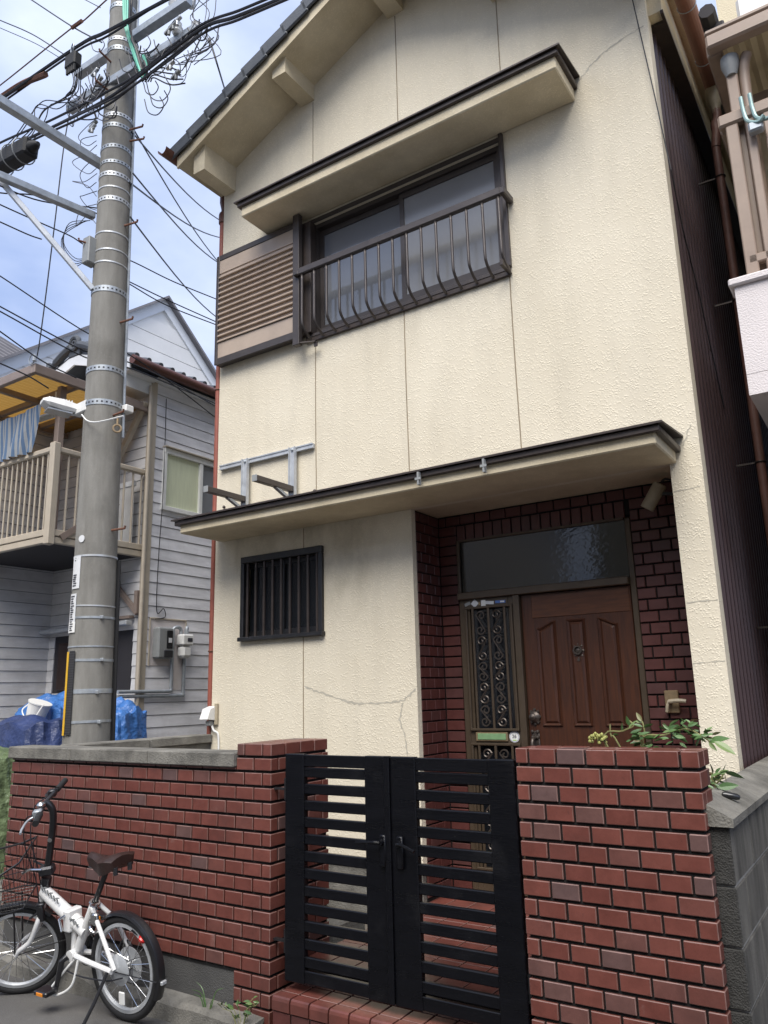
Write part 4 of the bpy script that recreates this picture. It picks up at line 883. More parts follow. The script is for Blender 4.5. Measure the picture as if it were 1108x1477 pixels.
# jumper loops and clutter at the arms
rn = random.Random(11)
def YP(v): return 3.45
def loopw(px, r=.006, m_='black_cable', Y=3.50, jig=.0): MB().tube(cat_rom([PY(u, v, Y + rn.uniform(-jig, jig)) for u, v in px], 5), r, 5).build('jumper_wire', m_, pole)
for k in range(5): loopw([(178 + 3 * k, 0), (180 + 2.4 * k, 35 + 4 * k), (190 + 2 * k, 70), (200 + 2 * k, 98 + 3 * k), (206 + k, 112), (212, 100), (208 - k, 80)], .009 if k > 1 else .012, 'green_cable' if k < 3 else 'black_cable', 3.50, .03)
for k in range(22):
    x = 112 + rn.uniform(-15, 110); y = 50 + rn.uniform(0, 95); s = rn.uniform(8, 24)
    loopw([(x, y), (x + s * .3, y + s), (x + s, y + s * 1.2), (x + s * 1.5, y + s * .5), (x + s * 1.2, y - s * .2)], .0045, 'black_cable' if k % 3 else 'grey_cable', 3.50, .04)
for k in range(6): loopw([(103 + 3 * k, 98), (106 + 2 * k, 118 + rn.uniform(-6, 6)), (97 + 3 * k, 138 + rn.uniform(-6, 8)), (74 + rn.uniform(-8, 14), 148 + rn.uniform(-8, 10)), (58 + rn.uniform(-8, 10), 146 + 5 * k), (44 + rn.uniform(-6, 8), 170 + 6 * k), (20 + rn.uniform(-6, 6), 200 + 4 * k), (-10, 228 + 4 * k)], .005, 'black_cable', 3.50, .05)
for k in range(4): loopw([(205 + 4 * k, 118), (222, 100 + 4 * k), (245, 98 + 8 * k), (258 + 3 * k, 102 + 6 * k)], .006, 'black_cable', 3.5)
for k in range(6): loopw([(278 + rn.uniform(0, 40), -5), (270 + rn.uniform(0, 40), rn.uniform(15, 30)), (280 + rn.uniform(0, 30), rn.uniform(40, 50)), (300 + rn.uniform(-20, 20), rn.uniform(60, 80)), (276 + rn.uniform(-30, 10), rn.uniform(80, 104))], .0035, 'grey_cable' if k % 2 else 'black_cable', 3.5)
for k in range(7): q_ = rn.uniform(-6, 6); loopw([(140, 170 + 20 * k + q_), (124 + rn.uniform(-10, 4), 182 + 20 * k), (112 + rn.uniform(-10, 8), 198 + rn.uniform(14, 24) * k), (126, 210 + rn.uniform(12, 24) * k), (139, 203 + 20 * k)], .0035, 'black_cable' if k % 2 else 'grey_cable', 3.6)
for k in range(4): loopw([(130 - 2 * k, 318), (100 - 3 * k, 322 + 6 * k), (92, 350 + 5 * k), (108, 372 + 4 * k), (128, 372)], .0035, 'black_cable', 3.6)
for k in range(10):
    u, v = [(244, 42), (250, 36), (238, 50), (240, 100), (248, 114), (132, 110), (138, 122), (126, 148), (130, 185), (128, 190)][k]
    p = PY(u, v, 3.5); MB().bar(p, p + Vector((.09, 0, .035)), .03, .025, c=.004).lathe(p + Vector((.05, 0, .0)), (0, 0, 1), [(.012, -.03), (.014, 0), (.012, .03)], 8).build('strain_clamp', 'galv_light' if k % 2 else 'grey_plastic', pole)
for k in range(30):     # slack service loops tied round the arms
    x = rn.choice((rn.uniform(95, 150), rn.uniform(185, 300))); y = 120 - (x - 150) * .55 + rn.uniform(-28, 30); s = rn.uniform(10, 34)
    loopw([(x, y), (x + s * rn.uniform(-.4, .6), y + s * rn.uniform(.3, .9)), (x + s * rn.uniform(.3, 1.2), y + s * rn.uniform(.2, .9)), (x + s * rn.uniform(.8, 1.7), y - s * rn.uniform(.0, .8))], rn.choice((.003, .004, .006)), rn.choice(('black_cable', 'black_cable', 'grey_cable')), 3.47, .05)
# street light on the pole
sl_ = thing('street_light', 'white street light with ribbed head clamped to the concrete pole', 'street light', tuple(pax(zz(590))))
zl = zz(590); a0_, d0_ = on_pole(zl, -1.1, .02)
tip = PZ(60, 581, zl + .02); base_ = PZ(118, 595, zl)
dv = (tip - base_); dv.z = 0; dv.normalize(); sv = Vector((-dv.y, dv.x, 0)); ln = (tip - base_).length
hd = MB(); prof = [(0, .05, .035, -.02), (.2, .07, .04, -.03), (.5, .085, .045, -.045), (.85, .085, .035, -.035), (1.0, .06, .015, -.01)]
ringp = []
for t, w_, up_, dn_ in prof:
    c = base_ + dv * (ln * t) + Vector((0, 0, .03 * t)); ringp.append([c + sv * w_ + Vector((0, 0, dn_ * .3)), c + sv * w_ * .8 + Vector((0, 0, up_)), c - sv * w_ * .8 + Vector((0, 0, up_)), c - sv * w_ + Vector((0, 0, dn_ * .3)), c - sv * w_ * .8 + Vector((0, 0, dn_)), c + sv * w_ * .8 + Vector((0, 0, dn_))])
for A, B in zip(ringp, ringp[1:]):
    for i in range(6): hd.quad(A[i], A[(i + 1) % 6], B[(i + 1) % 6], B[i])
k = len(hd.v); hd.v += [tuple(x) for x in ringp[-1]]; hd.f.append(tuple(range(k, k + 6))); k = len(hd.v); hd.v += [tuple(x) for x in ringp[0]]; hd.f.append(tuple(range(k, k + 6)))
hd.build('lamp_head', 'white_plastic', sl_)
for i in range(9): c = base_ + dv * (ln * (.3 + .07 * i)) + Vector((0, 0, .05)); MB().bar(c - sv * .06, c + sv * .06, .006, .03).build('cooling_fin', 'white_plastic', sl_)
MB().bar(base_ + dv * (ln * .28) + Vector((0, 0, -.043)), base_ + dv * (ln * .88) + Vector((0, 0, -.03)), .13, .012).build('lamp_lens', 'lens', sl_)
MB().bar(base_ + dv * .04, a0_ - d0_ * .05, .07, .09, c=.006).build('mount', 'white_plastic', sl_)
MB().cbox(*(lambda p: (p.x - .04, p.x + .05, p.y - .04, p.y + .04, p.z - .03, p.z + .03))(on_pole(zl, 1.35, .03)[0]), .008).build('sensor_box', 'white_plastic', sl_)
loopw([(118, 598), (125, 606), (135, 609), (150, 607), (170, 602), (178, 600)], .006, 'white_plastic', 3.52)

# ---- cables
def cable(px, r, lab, m_='black_cable', Y=None, X=None, grp=None, smooth=True, ea=0, eb=0):
    pts = [PY(*p[:2], p[2] if len(p) > 2 else Y) if X is None else PX(p[0], p[1], X) for p in px]
    pts = cat_rom(pts, 6) if smooth else pts
    if ea: pts.insert(0, pts[0] + (pts[0] - pts[1]).normalized() * ea)
    if eb: pts.append(pts[-1] + (pts[-1] - pts[-2]).normalized() * eb)
    o = MB().tube(pts, r, 6).build('overhead_cable', m_); tag(o, lab, 'cable', grp); return o
YC = 3.42
TR = 'black cable of the pair crossing the pole at its topmost arm'; GT = 'trunk cables on the pole'; TR2 = 'black cable in the thick bundle crossing the pole below both arms'; GT2 = 'cables of the lower trunk bundle'
cable([(-40, 168), (0, 143), (113, 66), (153, 46), (239, 0), (280, -22)], .016, TR, ea=14, eb=12, Y=YC, grp=GT)
cable([(-40, 176), (0, 150), (110, 74), (155, 52), (225, 8), (270, -18)], .010, TR, ea=14, eb=12, Y=YC + .05, grp=GT)
cable([(-40, 240), (0, 219), (70, 186), (147, 147), (196, 113), (288, 43), (340, 24), (420, -8)],   .014, TR2, ea=14, eb=12, Y=YC, grp=GT2)
cable([(-40, 232), (0, 206), (70, 175), (147, 136), (200, 106), (285, 39), (345, 15), (400, -8)], .011, TR2, ea=14, eb=12, Y=YC + .05, grp=GT2)
cable([(-40, 250), (0, 226), (60, 196), (147, 156), (196, 121), (290, 50), (345, 28), (430, -8)], .010, TR2, ea=14, eb=12, Y=YC - .03, grp=GT2)
cable([(60, 190), (147, 150), (186, 128), (250, 83), (300, 42)], .008, TR2, Y=YC - .06, grp=GT2)
cable([(-40, 166), (-10, 148), (30, 122), (66, 107)], .030, 'rust brown sleeve wrapped round a trunk cable left of pole', 'rust', Y=YC + .02)
cable([(-40, 150), (0, 123), (100, 43), (118, 32), (150, 3), (170, -15)], .007, 'rusty guy wire with turnbuckle reaching the pole top', 'rust', Y=3.6, ea=10)
cable([(104, 40), (118, 30)], .02, 'brown guard tube on the rusty guy wire', 'rust', Y=3.58)
DW = 'thin dark drop wire crossing the sky beside the pole'; GD_ = 'thin wires in the sky'
cable([(30, -10), (46, 0), (104, 38), (147, 61)], .007, DW, Y=3.6, grp=GD_, ea=8)
cable([(0, 29), (46, 49), (92, 78)], .006, DW, Y=3.55, grp=GD_, ea=9); cable([(0, 40), (50, 62), (86, 83)], .004, DW, Y=3.6, grp=GD_, ea=9)
cable([(124, 0), (145, 11)], .004, DW, Y=3.6, grp=GD_, ea=6)
cable([(104, 144), (92, 212), (78, 330), (56, 500), (47, 520)], .007, 'black service cable dropping from trunk to the balcony awning corner', Y=4.0)
cable([(302, 55), (315, 98), (327, 138, 4.6)], .008, 'black cable dropping from trunk behind the gable eave', Y=3.8)
for px, X_ in ([(-20, 285), (0, 295), (60, 322), (101, 340), (130, 357), (184, 374), (250, 406), (316, 433), (330, 440)], -5.9), ([(-20, 312), (0, 320), (40, 338), (60, 345)], -5.9), ([(-10, 395), (0, 398), (115, 474), (184, 510), (250, 555), (318, 608), (330, 618)], -6.25), ([(-20, 432), (0, 442), (120, 505), (184, 522), (250, 552), (318, 590), (330, 598)], -6.2), ([(-20, 440), (0, 449), (122, 515), (184, 530), (240, 552), (318, 585), (330, 590)], -6.25), \
              ([(184, 405), (240, 432), (316, 466), (330, 472)], -5.9), ([(184, 408), (240, 440), (316, 470), (330, 476)], -5.95), ([(0, 478), (60, 520), (110, 545)], -6.3), ([(-10, 520), (0, 524), (40, 542), (70, 560)], -6.3), ([(-20, 258), (0, 268), (60, 290), (140, 300)], -5.5), ([(-20, 268), (0, 278), (60, 283), (140, 308)], -5.6):
    cable(px, .0065 if X_ < -6.1 else .006, 'thin dark wire passing behind the pole toward the grey siding house', X=X_, grp='wires behind the pole', ea=9 if px[0][0] <= 0 else 0, eb=1.2 if px[-1][0] >= 330 else 0)
for a, b in (((188, 178), (330, 395)), ((190, 190), (330, 325)), ((192, 250), (330, 388)), ((188, 313), (330, 470)), ((187, 263), (330, 345))):
    p, q = PY(*a, 3.72), PY(*b, 8.5); pts = [p + (q - p) * t - Vector((0, 0, .12 * math.sin(math.pi * t))) for t in [i / 10 for i in range(11)]]
    tag(MB().tube(pts, .008, 6).build('overhead_cable', 'black_cable'), 'straight service drop wire slanting from pole down behind the cream house', 'cable', 'service drops behind the house')
# splice closure and terminal block
cl = thing('splice_closure', 'black cable splice closure hanging on the trunk cables left of pole', 'splice closure', tuple(PY(10, 232, 3.35)))
A, B = PY(-60, 270, 3.36), PY(46, 212, 3.36); MB().bar(A, B, .15, .17, c=.02).build('case', 'black_rubber', cl)
dd = (B - A).normalized(); MB().tube([B - dd * .01, B + dd * .05, B + dd * .10], [.06, .045, .02], 10).build('end_boot', 'black_rubber', cl)
for t in (.3, .48, .62, .76, .9): p = A + (B - A) * t; MB().ring(p, dd, .115, .006, 18, 5).build('strap', 'grey_plastic', cl)
tb = thing('terminal_block', 'small black cable terminal block clamped to the trunk beside the pole', 'terminal block', tuple(PY(106, 85, 3.4)))
p = PY(107, 88, 3.4); MB().cbox(p.x - .09, p.x + .06, p.y - .04, p.y + .04, p.z - .07, p.z + .07, .012).build('case', 'black_rubber', tb)
for k in range(5): MB().tube([p + Vector((-.07 + .028 * k, -.02, -.05)), p + Vector((-.06 + .025 * k, -.02, -.13))], .012, 7).build('cable_gland', 'black_rubber', tb)
MB().ring(p + Vector((-.01, -.02, .13)), (.3, 1, 0), .04, .006, 14, 5).build('hanger_ring', 'galv', tb)

# ================================================================== GREY SIDING HOUSE (left neighbour)
NX, NY, NL = -6.6, 5.40, -8.2
lot = struct(MB().box(-40, -5.25, 3.45, 60, -.05, .17).build('neighbour_yard', 'concrete'))
gh = thing('siding_house', 'grey clapboard house with tiled roof and green paned side window', 'house', (-7.4, 6, .17))
def boards(parent, axis, c, a0, a1, z0, z1, pitch, m_, holes=(), out_=1, phase=0):
    z = z0 + phase
    while z < z1 - .01:
        h0, h1 = z, min(z + pitch, z1); zc = (h0 + h1) / 2; segs = [(a0, a1)]
        for ha, hb, hz0, hz1 in holes:
            if hz0 < zc < hz1:
                ns = []
                for s0, s1 in segs:
                    if hb <= s0 or ha >= s1: ns.append((s0, s1)); continue
                    if ha > s0: ns.append((s0, ha))
                    if hb < s1: ns.append((hb, s1))
                segs = ns
        for s0, s1 in segs:
            if s1 - s0 < .02: continue
            t0, t1 = .014, .006; b = MB()
            if axis == 'X': b.prism([(c, s0, h0 + .004), (c + t0 * out_, s0, h0 + .004), (c + t1 * out_, s0, h1 - .001), (c, s0, h1 - .001)], (0, s1 - s0, 0))
            else: b.prism([(s0, c, h0 + .004), (s0, c - t0, h0 + .004), (s0, c - t1, h1 - .001), (s0, c, h1 - .001)], (s1 - s0, 0, 0))
            b.build('siding_board', m_, parent)
        z += pitch
wy0, wy1, wz0, wz1 = 5.585, 6.62, 3.60, 4.27
core3 = MB().box(NL - 3, NX, NY, 11.5, .1, 5.05).box(NL - 3, NL, 1.6, NY, .1, 5.0).build('wall', 'siding_back', gh)
mh = [(wy0, wy1, wz0, wz1), (5.49, 5.99, 1.93, 2.33), (5.79, 5.99, 1.60, 1.95)]
boards(core3, 'X', NX, NY + .06, 8.6, .25, 5.02, .1255, 'siding', mh)
boards(core3, 'Y', NY, NL, NX - .05, .25, 5.02, .1255, 'siding_grey', [(-8.08, -6.72, 1.60, 2.30)])
boards(core3, 'X', NL, 1.6, NY, .25, 5.0, .1255, 'siding_grey')
boards(core3, 'Y', 1.6, NL - 3, NL, .25, 5.0, .1255, 'siding_grey')
# corner post / downpipe
MB().cbox(NX - .05, NX + .02, NY - .02, NY + .06, .2, 5.04, .006).build('corner_trim', 'balcony_alu', gh)
pj = [(NX + .03, NY - .045, 4.95), (NX + .03, NY - .045, .2)]; MB().tube(pj, .022, 10).build('downpipe', 'balcony_alu', gh)
# green window
gw = MB().cbox(NX - .02, NX + .045, wy0 - .01, wy1, wz1 - .045, wz1 + .02, .004).cbox(NX - .02, NX + .05, wy0 - .02, wy1, wz0 - .03, wz0 + .02, .004).cbox(NX - .02, NX + .045, wy0 - .01, wy0 + .03, wz0 + .02, wz1 - .045, .004).cbox(NX - .02, NX + .04, 6.11, 6.16, wz0 + .02, wz1 - .045, .004).build('window', 'white_plastic', gh)
MB().box(NX + .004, NX + .01, wy0 + .03, 6.11, wz0 + .02, wz1 - .045).build('pane', 'curtain_green', gw); MB().box(NX + .0, NX + .006, 6.16, wy1, wz0 + .02, wz1 - .045).build('pane', 'glass_upper', gw)
MB().cbox(NX + .01, NX + .075, wy0 - .02, wy1, wz1 + .02, wz1 + .035, .003).build('window_hood', 'balcony_alu', gw)
# utility plate, meters and pipes
up = MB().box(NX - .004, NX + .012, 5.49, 5.99, 1.884, 2.384).box(NX - .004, NX + .012, 5.79, 5.99, 1.63, 1.883).build('meter_board', 'pink_white', gh)
MB().cbox(NX, NX + .024, 5.485, 5.995, 2.37, 2.387, .003).cbox(NX, NX + .024, 5.98, 5.995, 1.63, 2.37, .003).cbox(NX, NX + .024, 5.785, 5.8, 1.63, 1.88, .003).cbox(NX, NX + .024, 5.485, 5.5, 1.88, 2.37, .003).build('board_frame', 'balcony_alu', up)
em = thing('electric_meter', 'grey electricity meter box with dark window on siding wall', 'meter', (NX, 5.62, 2.1))
MB().cbox(NX + .0125, NX + .12, 5.525, 5.735, 1.955, 2.285, .018).build('case', 'grey_plastic', em); MB().cbox(NX + .118, NX + .128, 5.635, 5.715, 2.06, 2.25, .004).build('meter_window', 'glass_black', em); MB().cbox(NX + .118, NX + .135, 5.60, 5.72, 1.965, 2.045, .01).build('cover', 'bike_grey', em)
MB().cbox(NX + .1285, NX + .131, 5.655, 5.70, 2.12, 2.17, .002).build('dial', 'paper', em)
gm = thing('gas_meter', 'white gas meter on grey pipes beside the electricity meter', 'meter', (NX, 5.93, 2.05))
MB().cbox(NX + .03, NX + .15, 5.835, 5.995, 2.10, 2.22, .015).cbox(NX + .03, NX + .14, 5.845, 5.985, 1.965, 2.10, .03).build('case', 'white_plastic', gm); MB().cbox(NX + .148, NX + .154, 5.90, 5.97, 2.14, 2.18, .003).build('dial', 'ink', gm)
MB().tube(cat_rom([(NX + .07, 5.87, 2.21), (NX + .07, 5.87, 2.27), (NX + .07, 5.83, 2.295), (NX + .06, 5.78, 2.28), (NX + .055, 5.775, 2.2), (NX + .05, 5.775, 1.7), (NX + .05, 5.775, 1.635), (NX + .05, 5.73, 1.62), (NX + .05, 5.3, 1.62), (NX + .05, 5.1, 1.62)]), .019, 9).tube(cat_rom([(NX + .07, 5.955, 2.21), (NX + .07, 5.955, 2.29), (NX + .05, 5.975, 2.29), (NX + .04, 5.965, 2.2), (NX + .04, 5.955, 1.65), (NX + .04, 5.955, 1.585), (NX + .04, 5.9, 1.575), (NX + .04, 5.3, 1.575), (NX + .04, 5.1, 1.575)]), .019, 9).build('pipe', 'galv', gm)
cw = cat_rom([PX(240, 575, NX + .03), PX(238, 640, NX + .03), PX(234, 730, NX + .06), PX(229, 800, NX + .03), PX(226, 880, NX + .03), PX(236, 878, NX + .03), PX(238, 890, NX + .03), PX(224, 893, NX + .03)])
tag(MB().tube(cw, .005, 5).build('wall_cable', 'black_cable'), 'thin loose cable hanging down grey siding below the eave', 'cable')
# return wall window with sheet, hood and brace shelf
rwn = MB().box(-8.06, -6.74, NY - .006, NY + .0, 1.6, 2.30).build('window', 'dark_and_shade', gh)
MB().cbox(-7.98, -7.05, NY - .03, NY - .008, 1.66, 2.18, .01).build('board_sheet', 'saddle', rwn)
MB().bar((-8.3, NY - .10, 2.315), (-6.68, NY - .10, 2.325), .09, .05, c=.01).build('window_hood', 'galv_light', rwn)
MB().bar((NX - .02, NY - .05, 2.42), (NX - .62, NY - .05, 2.95), .045, .045).bar((NX - .03, NY - .05, 2.42), (NX - .03, NY - .05, 2.66), .05, .05).bar((NX - .1, NY - .06, 2.39), (NX - 1.1, NY - .06, 2.39), .06, .03).build('brace', 'brown_frame', gh)
tag(MB().prism([(-7.25, NY - .3, 2.50), (-6.98, NY - .3, 2.50), (-6.98, NY - .3, 2.86), (-7.12, NY - .3, 2.74), (-7.25, NY - .3, 2.86)], (0, .27, 0)).build('hanging_box', 'black_rubber'), 'dark angular box hanging under the balcony beside the pole', 'box')
# roof of the grey house
RS = .30
def rz(x): return 5.10 + RS * (-6.45 - x) if x > -7.45 else 5.10 + RS * (-6.45 + 7.45) - RS * (-7.45 - x)
gr_ = MB()
for xa, xb in ((-6.45, -7.45), (-7.45, -8.45)): gr_.prism([(xa, 4.98, rz(xa)), (xb, 4.98, rz(xb)), (xb, 4.98, rz(xb) + .07), (xa, 4.98, rz(xa) + .07)], (0, 6.6, 0))
groof = gr_.build('roof', 'roof_tile', gh)
et = MB().tube([(0, 0, 0), (-.32, 0, .10)], .034, 10); eme = bpy.data.meshes.new('eave_tile'); eme.from_pydata(et.v, [], et.f); eme.materials.append(MATS['roof_tile'])
for i in range(36): link('eave_tile', eme, 'roof_tile', groof, (-6.44, 5.04 + i * .165, 5.165))
MB().tube([(-6.40, 4.95, 5.085), (-6.40, 11.5, 5.085)], .052, 12).build('gutter', 'gutter_brown', groof)
MB().prism([(-6.46, 4.965, 5.00), (-7.45, 4.965, rz(-7.45) - .10), (-7.45, 4.965, rz(-7.45) + .03), (-6.46, 4.965, 5.13)], (0, .02, 0)).prism([(-8.45, 4.965, 5.00), (-7.452, 4.965, rz(-7.45) - .10), (-7.452, 4.965, rz(-7.45) + .03), (-8.45, 4.965, 5.13)], (0, .02, 0)).build('barge_board', 'white_trim', groof)
MB().box(-8.4, -6.5, 4.99, 5.39, 5.0, 5.02).box(-6.62, -6.5, 5.39, 11.4, 5.02, 5.05).box(-8.2, -6.6, 5.02, 5.395, 4.86, 5.0).build('soffit', 'white_trim', groof)
MB().tube([(-7.45, 5.0, 5.50), (-7.45, 11.5, 5.50)], .085, 12).build('ridge_tile', 'roof_tile', groof)
on = MB().ring((-7.45, 4.955, 5.56), (0, 1, 0), .075, .03, 20, 8).ring((-7.45, 4.95, 5.56), (0, 1, 0), .03, .016, 16, 6)
for s in (-1, 1): on.tube(cat_rom([(-7.45 + s * .09, 4.96, 5.52), (-7.45 + s * .22, 4.96, 5.47), (-7.45 + s * .36, 4.96, 5.40), (-7.45 + s * .46, 4.96, 5.37), (-7.45 + s * .48, 4.96, 5.43)]), [.05] * 12 + [.035] * 13, 8)
on.cbox(-7.56, -7.34, 4.955, 5.02, 5.40, 5.56, .01); on.build('ridge_ornament', 'roof_tile', groof)
# ---- balcony
bal = thing('balcony', 'beige aluminium balcony with barred railing under amber awning', 'balcony', (-7.4, 4.8, 3.0))
BX, BY = -6.62, 4.27; zr0, zr1 = 3.12, 3.985; XE = -10.6
MB().box(XE, BX - .02, BY + .02, NY - .02, 3.03, 3.11).build('deck', 'dark_and_shade', bal)
MB().cbox(XE, BX - .045, BY - .005, BY + .045, 3.02, 3.085, .006).cbox(XE, BX - .045, BY - .012, BY + .05, 3.09, 3.155, .006).cbox(BX - .045, BX + .005, BY + .04, NY - .035, 3.02, 3.085, .006).cbox(BX - .05, BX + .012, BY + .04, NY - .035, 3.09, 3.155, .006).build('edge_beam', 'balcony_alu', bal)
MB().cbox(XE, BX - .045, BY - .015, BY + .045, 3.925, 3.985, .012).cbox(BX - .045, BX + .015, BY + .04, NY - .035, 3.925, 3.985, .012).build('handrail', 'balcony_alu', bal)
MB().cbox(BX - .055, BX + .025, BY - .025, BY + .055, 3.0, 4.02, .01).build('corner_post', 'balcony_alu', bal)
px_ = abs(PY(3.6, 700, BY).x - PY(10.4, 700, BY).x)
k = 0; x = BX - .12
while x > XE + .1: piece('baluster', bal, x - .008, x + .008, BY + .008, BY + .024, 3.15, 3.93, 'balcony_alu', .003); x -= px_
y = BY + .17
while y < NY - .05: piece('baluster', bal, BX - .028, BX - .006, y - .008, y + .008, 3.15, 3.93, 'balcony_alu', .003); y += .112
MB().bar((BX + .02, BY + .12, 3.08), (BX + .02, BY + .75, 3.55), .012, .06).build('stay', 'brown_frame', bal)
MB().bar((NX + .0, NY - .09, 4.75), (NX - .55, NY - .09, 4.0), .05, .06).build('awning_brace', 'balcony_alu', bal)
piece('curtain_panel', bal, NX - .62, NX - .10, NY - .12, NY - .10, 3.16, 3.85, 'white_plastic', .004)
piece('curtain_rail', bal, NX - .64, NX - .08, NY - .13, NY - .09, 3.80, 3.86, 'white_trim', .004)
aw = thing('awning', 'amber corrugated awning on brown frame above the beige balcony', 'awning', (-7.5, 4.7, 4.7))
AX, AY, AZ = -6.60, 3.98, 4.67
MB().cbox(XE, AX - .05, AY, AY + .05, AZ - .02, AZ + .075, .006).cbox(AX - .05, AX, AY, NY - .04, AZ - .021, AZ + .076, .006).build('frame', 'brown_frame', aw)
for y in (AY + .5, AY + 1.0): piece('purlin', aw, XE, AX - .05, y, y + .05, AZ - .005, AZ + .055, 'brown_frame', .004)
for i in range(5): piece('rafter', aw, AX - .75 - .75 * i, AX - .70 - .75 * i, AY + .05, NY - .04, AZ - .03, AZ + .03, 'brown_frame', .004)
sh = MB(); x = XE; k = 0
while x < AX - .05: sh.quad((x, AY + .05, AZ + .066 + .008 * (k % 2)), (x + .035, AY + .05, AZ + .066 + .008 * ((k + 1) % 2)), (x + .035, NY, AZ + .066 + .008 * ((k + 1) % 2)), (x, NY, AZ + .066 + .008 * (k % 2))); x += .035; k += 1
am = MATS['amber'].node_tree; nn_ = am.nodes; tr_ = nn_.new('ShaderNodeBsdfTranslucent'); tr_.inputs['Color'].default_value = (.42, .24, .06, 1); mxs = nn_.new('ShaderNodeMixShader'); mxs.inputs[0].default_value = .45
am.links.new(nn_['Principled BSDF'].outputs[0], mxs.inputs[1]); am.links.new(tr_.outputs[0], mxs.inputs[2]); am.links.new(mxs.outputs[0], nn_['Material Output'].inputs['Surface'])
sh.build('roof_sheet', 'amber', aw)
MB().cbox(-6.80, -6.73, 4.36, 4.43, 3.1, AZ, .005).build('post', 'brown_frame', aw)
MB().tube([(-6.60, 3.97, 4.76), (-6.60, 3.97, 4.82)], .02, 8).ring((-6.64, 3.97, 4.79), (0, 1, 0), .05, .006, 16, 5).build('cable_hook', 'galv', aw)
MB().bar((-7.6, 4.45, 4.45), (-6.7, 4.45, 4.43), .10, .02).tube([(-6.95, 4.45, 4.44), (-6.95, 4.45, 4.68)], .012, 6).build('laundry_rack', 'white_trim', aw)
cl2 = MB(); tl_, tr2, br2, bl2 = PY(-25, 620, 4.22), PY(60, 583, 4.22), PY(44, 652, 4.22), PY(-25, 672, 4.22); n1_, n2_ = 40, 6
gridp = [[None] * (n2_ + 1) for _ in range(n1_ + 1)]
for i in range(n1_ + 1):
    for j in range(n2_ + 1):
        s, t = i / n1_, j / n2_; p = (tl_ * (1 - s) + tr2 * s) * (1 - t) + (bl2 * (1 - s) + br2 * s) * t
        gridp[i][j] = p + Vector((0, .025 * math.sin(i * .95) * (.3 + .7 * t) + .012 * math.sin(i * .31 + t * 3), 0))
for i in range(n1_):
    for j in range(n2_): cl2.quad(gridp[i][j], gridp[i + 1][j], gridp[i + 1][j + 1], gridp[i][j + 1])
cl2.sm = True; tag(cl2.build('striped_cloth', 'stripe_cloth'), 'blue and white striped cloth hanging above the balcony railing', 'cloth')

# ================================================================== WHITE GABLE HOUSE and far roof
wh = thing('gabled_house', 'white boarded house with steep grey edged gable behind the siding house', 'house', (-12.5, 10, 0))
GX = -12.0; pk = (9.99, 9.86); sl1, sl2 = .775, .87
gzf = lambda y: pk[1] - (pk[0] - y) * sl1 if y < pk[0] else pk[1] - (y - pk[0]) * sl2
yl, yr = 4.2, 13.2
wcore = MB().prism([(GX, yl, 0), (GX, yr, 0), (GX, yr, gzf(yr) - .1), (GX, pk[0], pk[1] - .1), (GX, yl, gzf(yl) - .1)], (-6, 0, 0)).build('wall', 'white_wall', wh)
z = 2.8
while z < pk[1] - .70:
    h1 = z + .33; off = .34
    ya = max(yl, pk[0] - (pk[1] - off - h1) / sl1); yb = min(yr, pk[0] + (pk[1] - off - h1) / sl2); ya0 = max(yl, pk[0] - (pk[1] - off - z) / sl1); yb0 = min(yr, pk[0] + (pk[1] - off - z) / sl2)
    if yb > ya: MB().prism([(GX, ya0, z + .008), (GX, yb0, z + .008), (GX, yb, h1), (GX, ya, h1)], (.03, 0, 0)).build('siding_board', 'white_wall', wcore)
    z += .338
for sgn, ye in ((-1, yl), (1, yr)):
    MB().prism([(GX, ye, gzf(ye) - .34), (GX, pk[0] + sgn * .002, pk[1] - .34), (GX, pk[0] + sgn * .002, pk[1] - .06), (GX, ye, gzf(ye) - .06)], (.06, 0, 0)).build('gable_band', 'white_trim', wh)
    MB().prism([(GX + .18, ye, gzf(ye) - .09), (GX + .18, pk[0] + sgn * .002, pk[1] - .09), (GX + .18, pk[0] + sgn * .002, pk[1] - .03), (GX + .18, ye, gzf(ye) - .03)], (-6.4, 0, 0)).build('roof', 'grey_roof', wh)
fh = thing('far_house', 'far house with ribbed grey metal roof behind the white gable', 'house', (-18, 9, 0))
pa, pb = PX(-30, 466, -16.5), PX(60, 503, -16.5); lo_ = PX(0, 503, -16.2)
rdir = Vector((0, 1, 0)); dz_ = lo_.z - PX(0, 478, -16.5).z
MB().quad((-16.5, pa.y - 2, pa.z + .4), (-16.5, 11, pa.z - .6), (-15.6, 11, pa.z - 1.6), (-15.6, pa.y - 2, pa.z - .6)).build('roof', 'grey_roof', fh)
MB().box(-22, -15.9, pa.y - 1.8, 10.8, 0, pa.z - 1.3).build('wall', 'siding_grey', fh)
for i in range(7):
    t = i / 6; a = Vector((-16.5, pa.y - 2, pa.z + .4)) * (1 - t) + Vector((-15.6, pa.y - 2, pa.z - .6)) * t; b = Vector((-16.5, 11, pa.z - .6)) * (1 - t) + Vector((-15.6, 11, pa.z - 1.6)) * t
    MB().bar(a, b, .04, .06).build('roof_rib', 'grey_roof', fh)

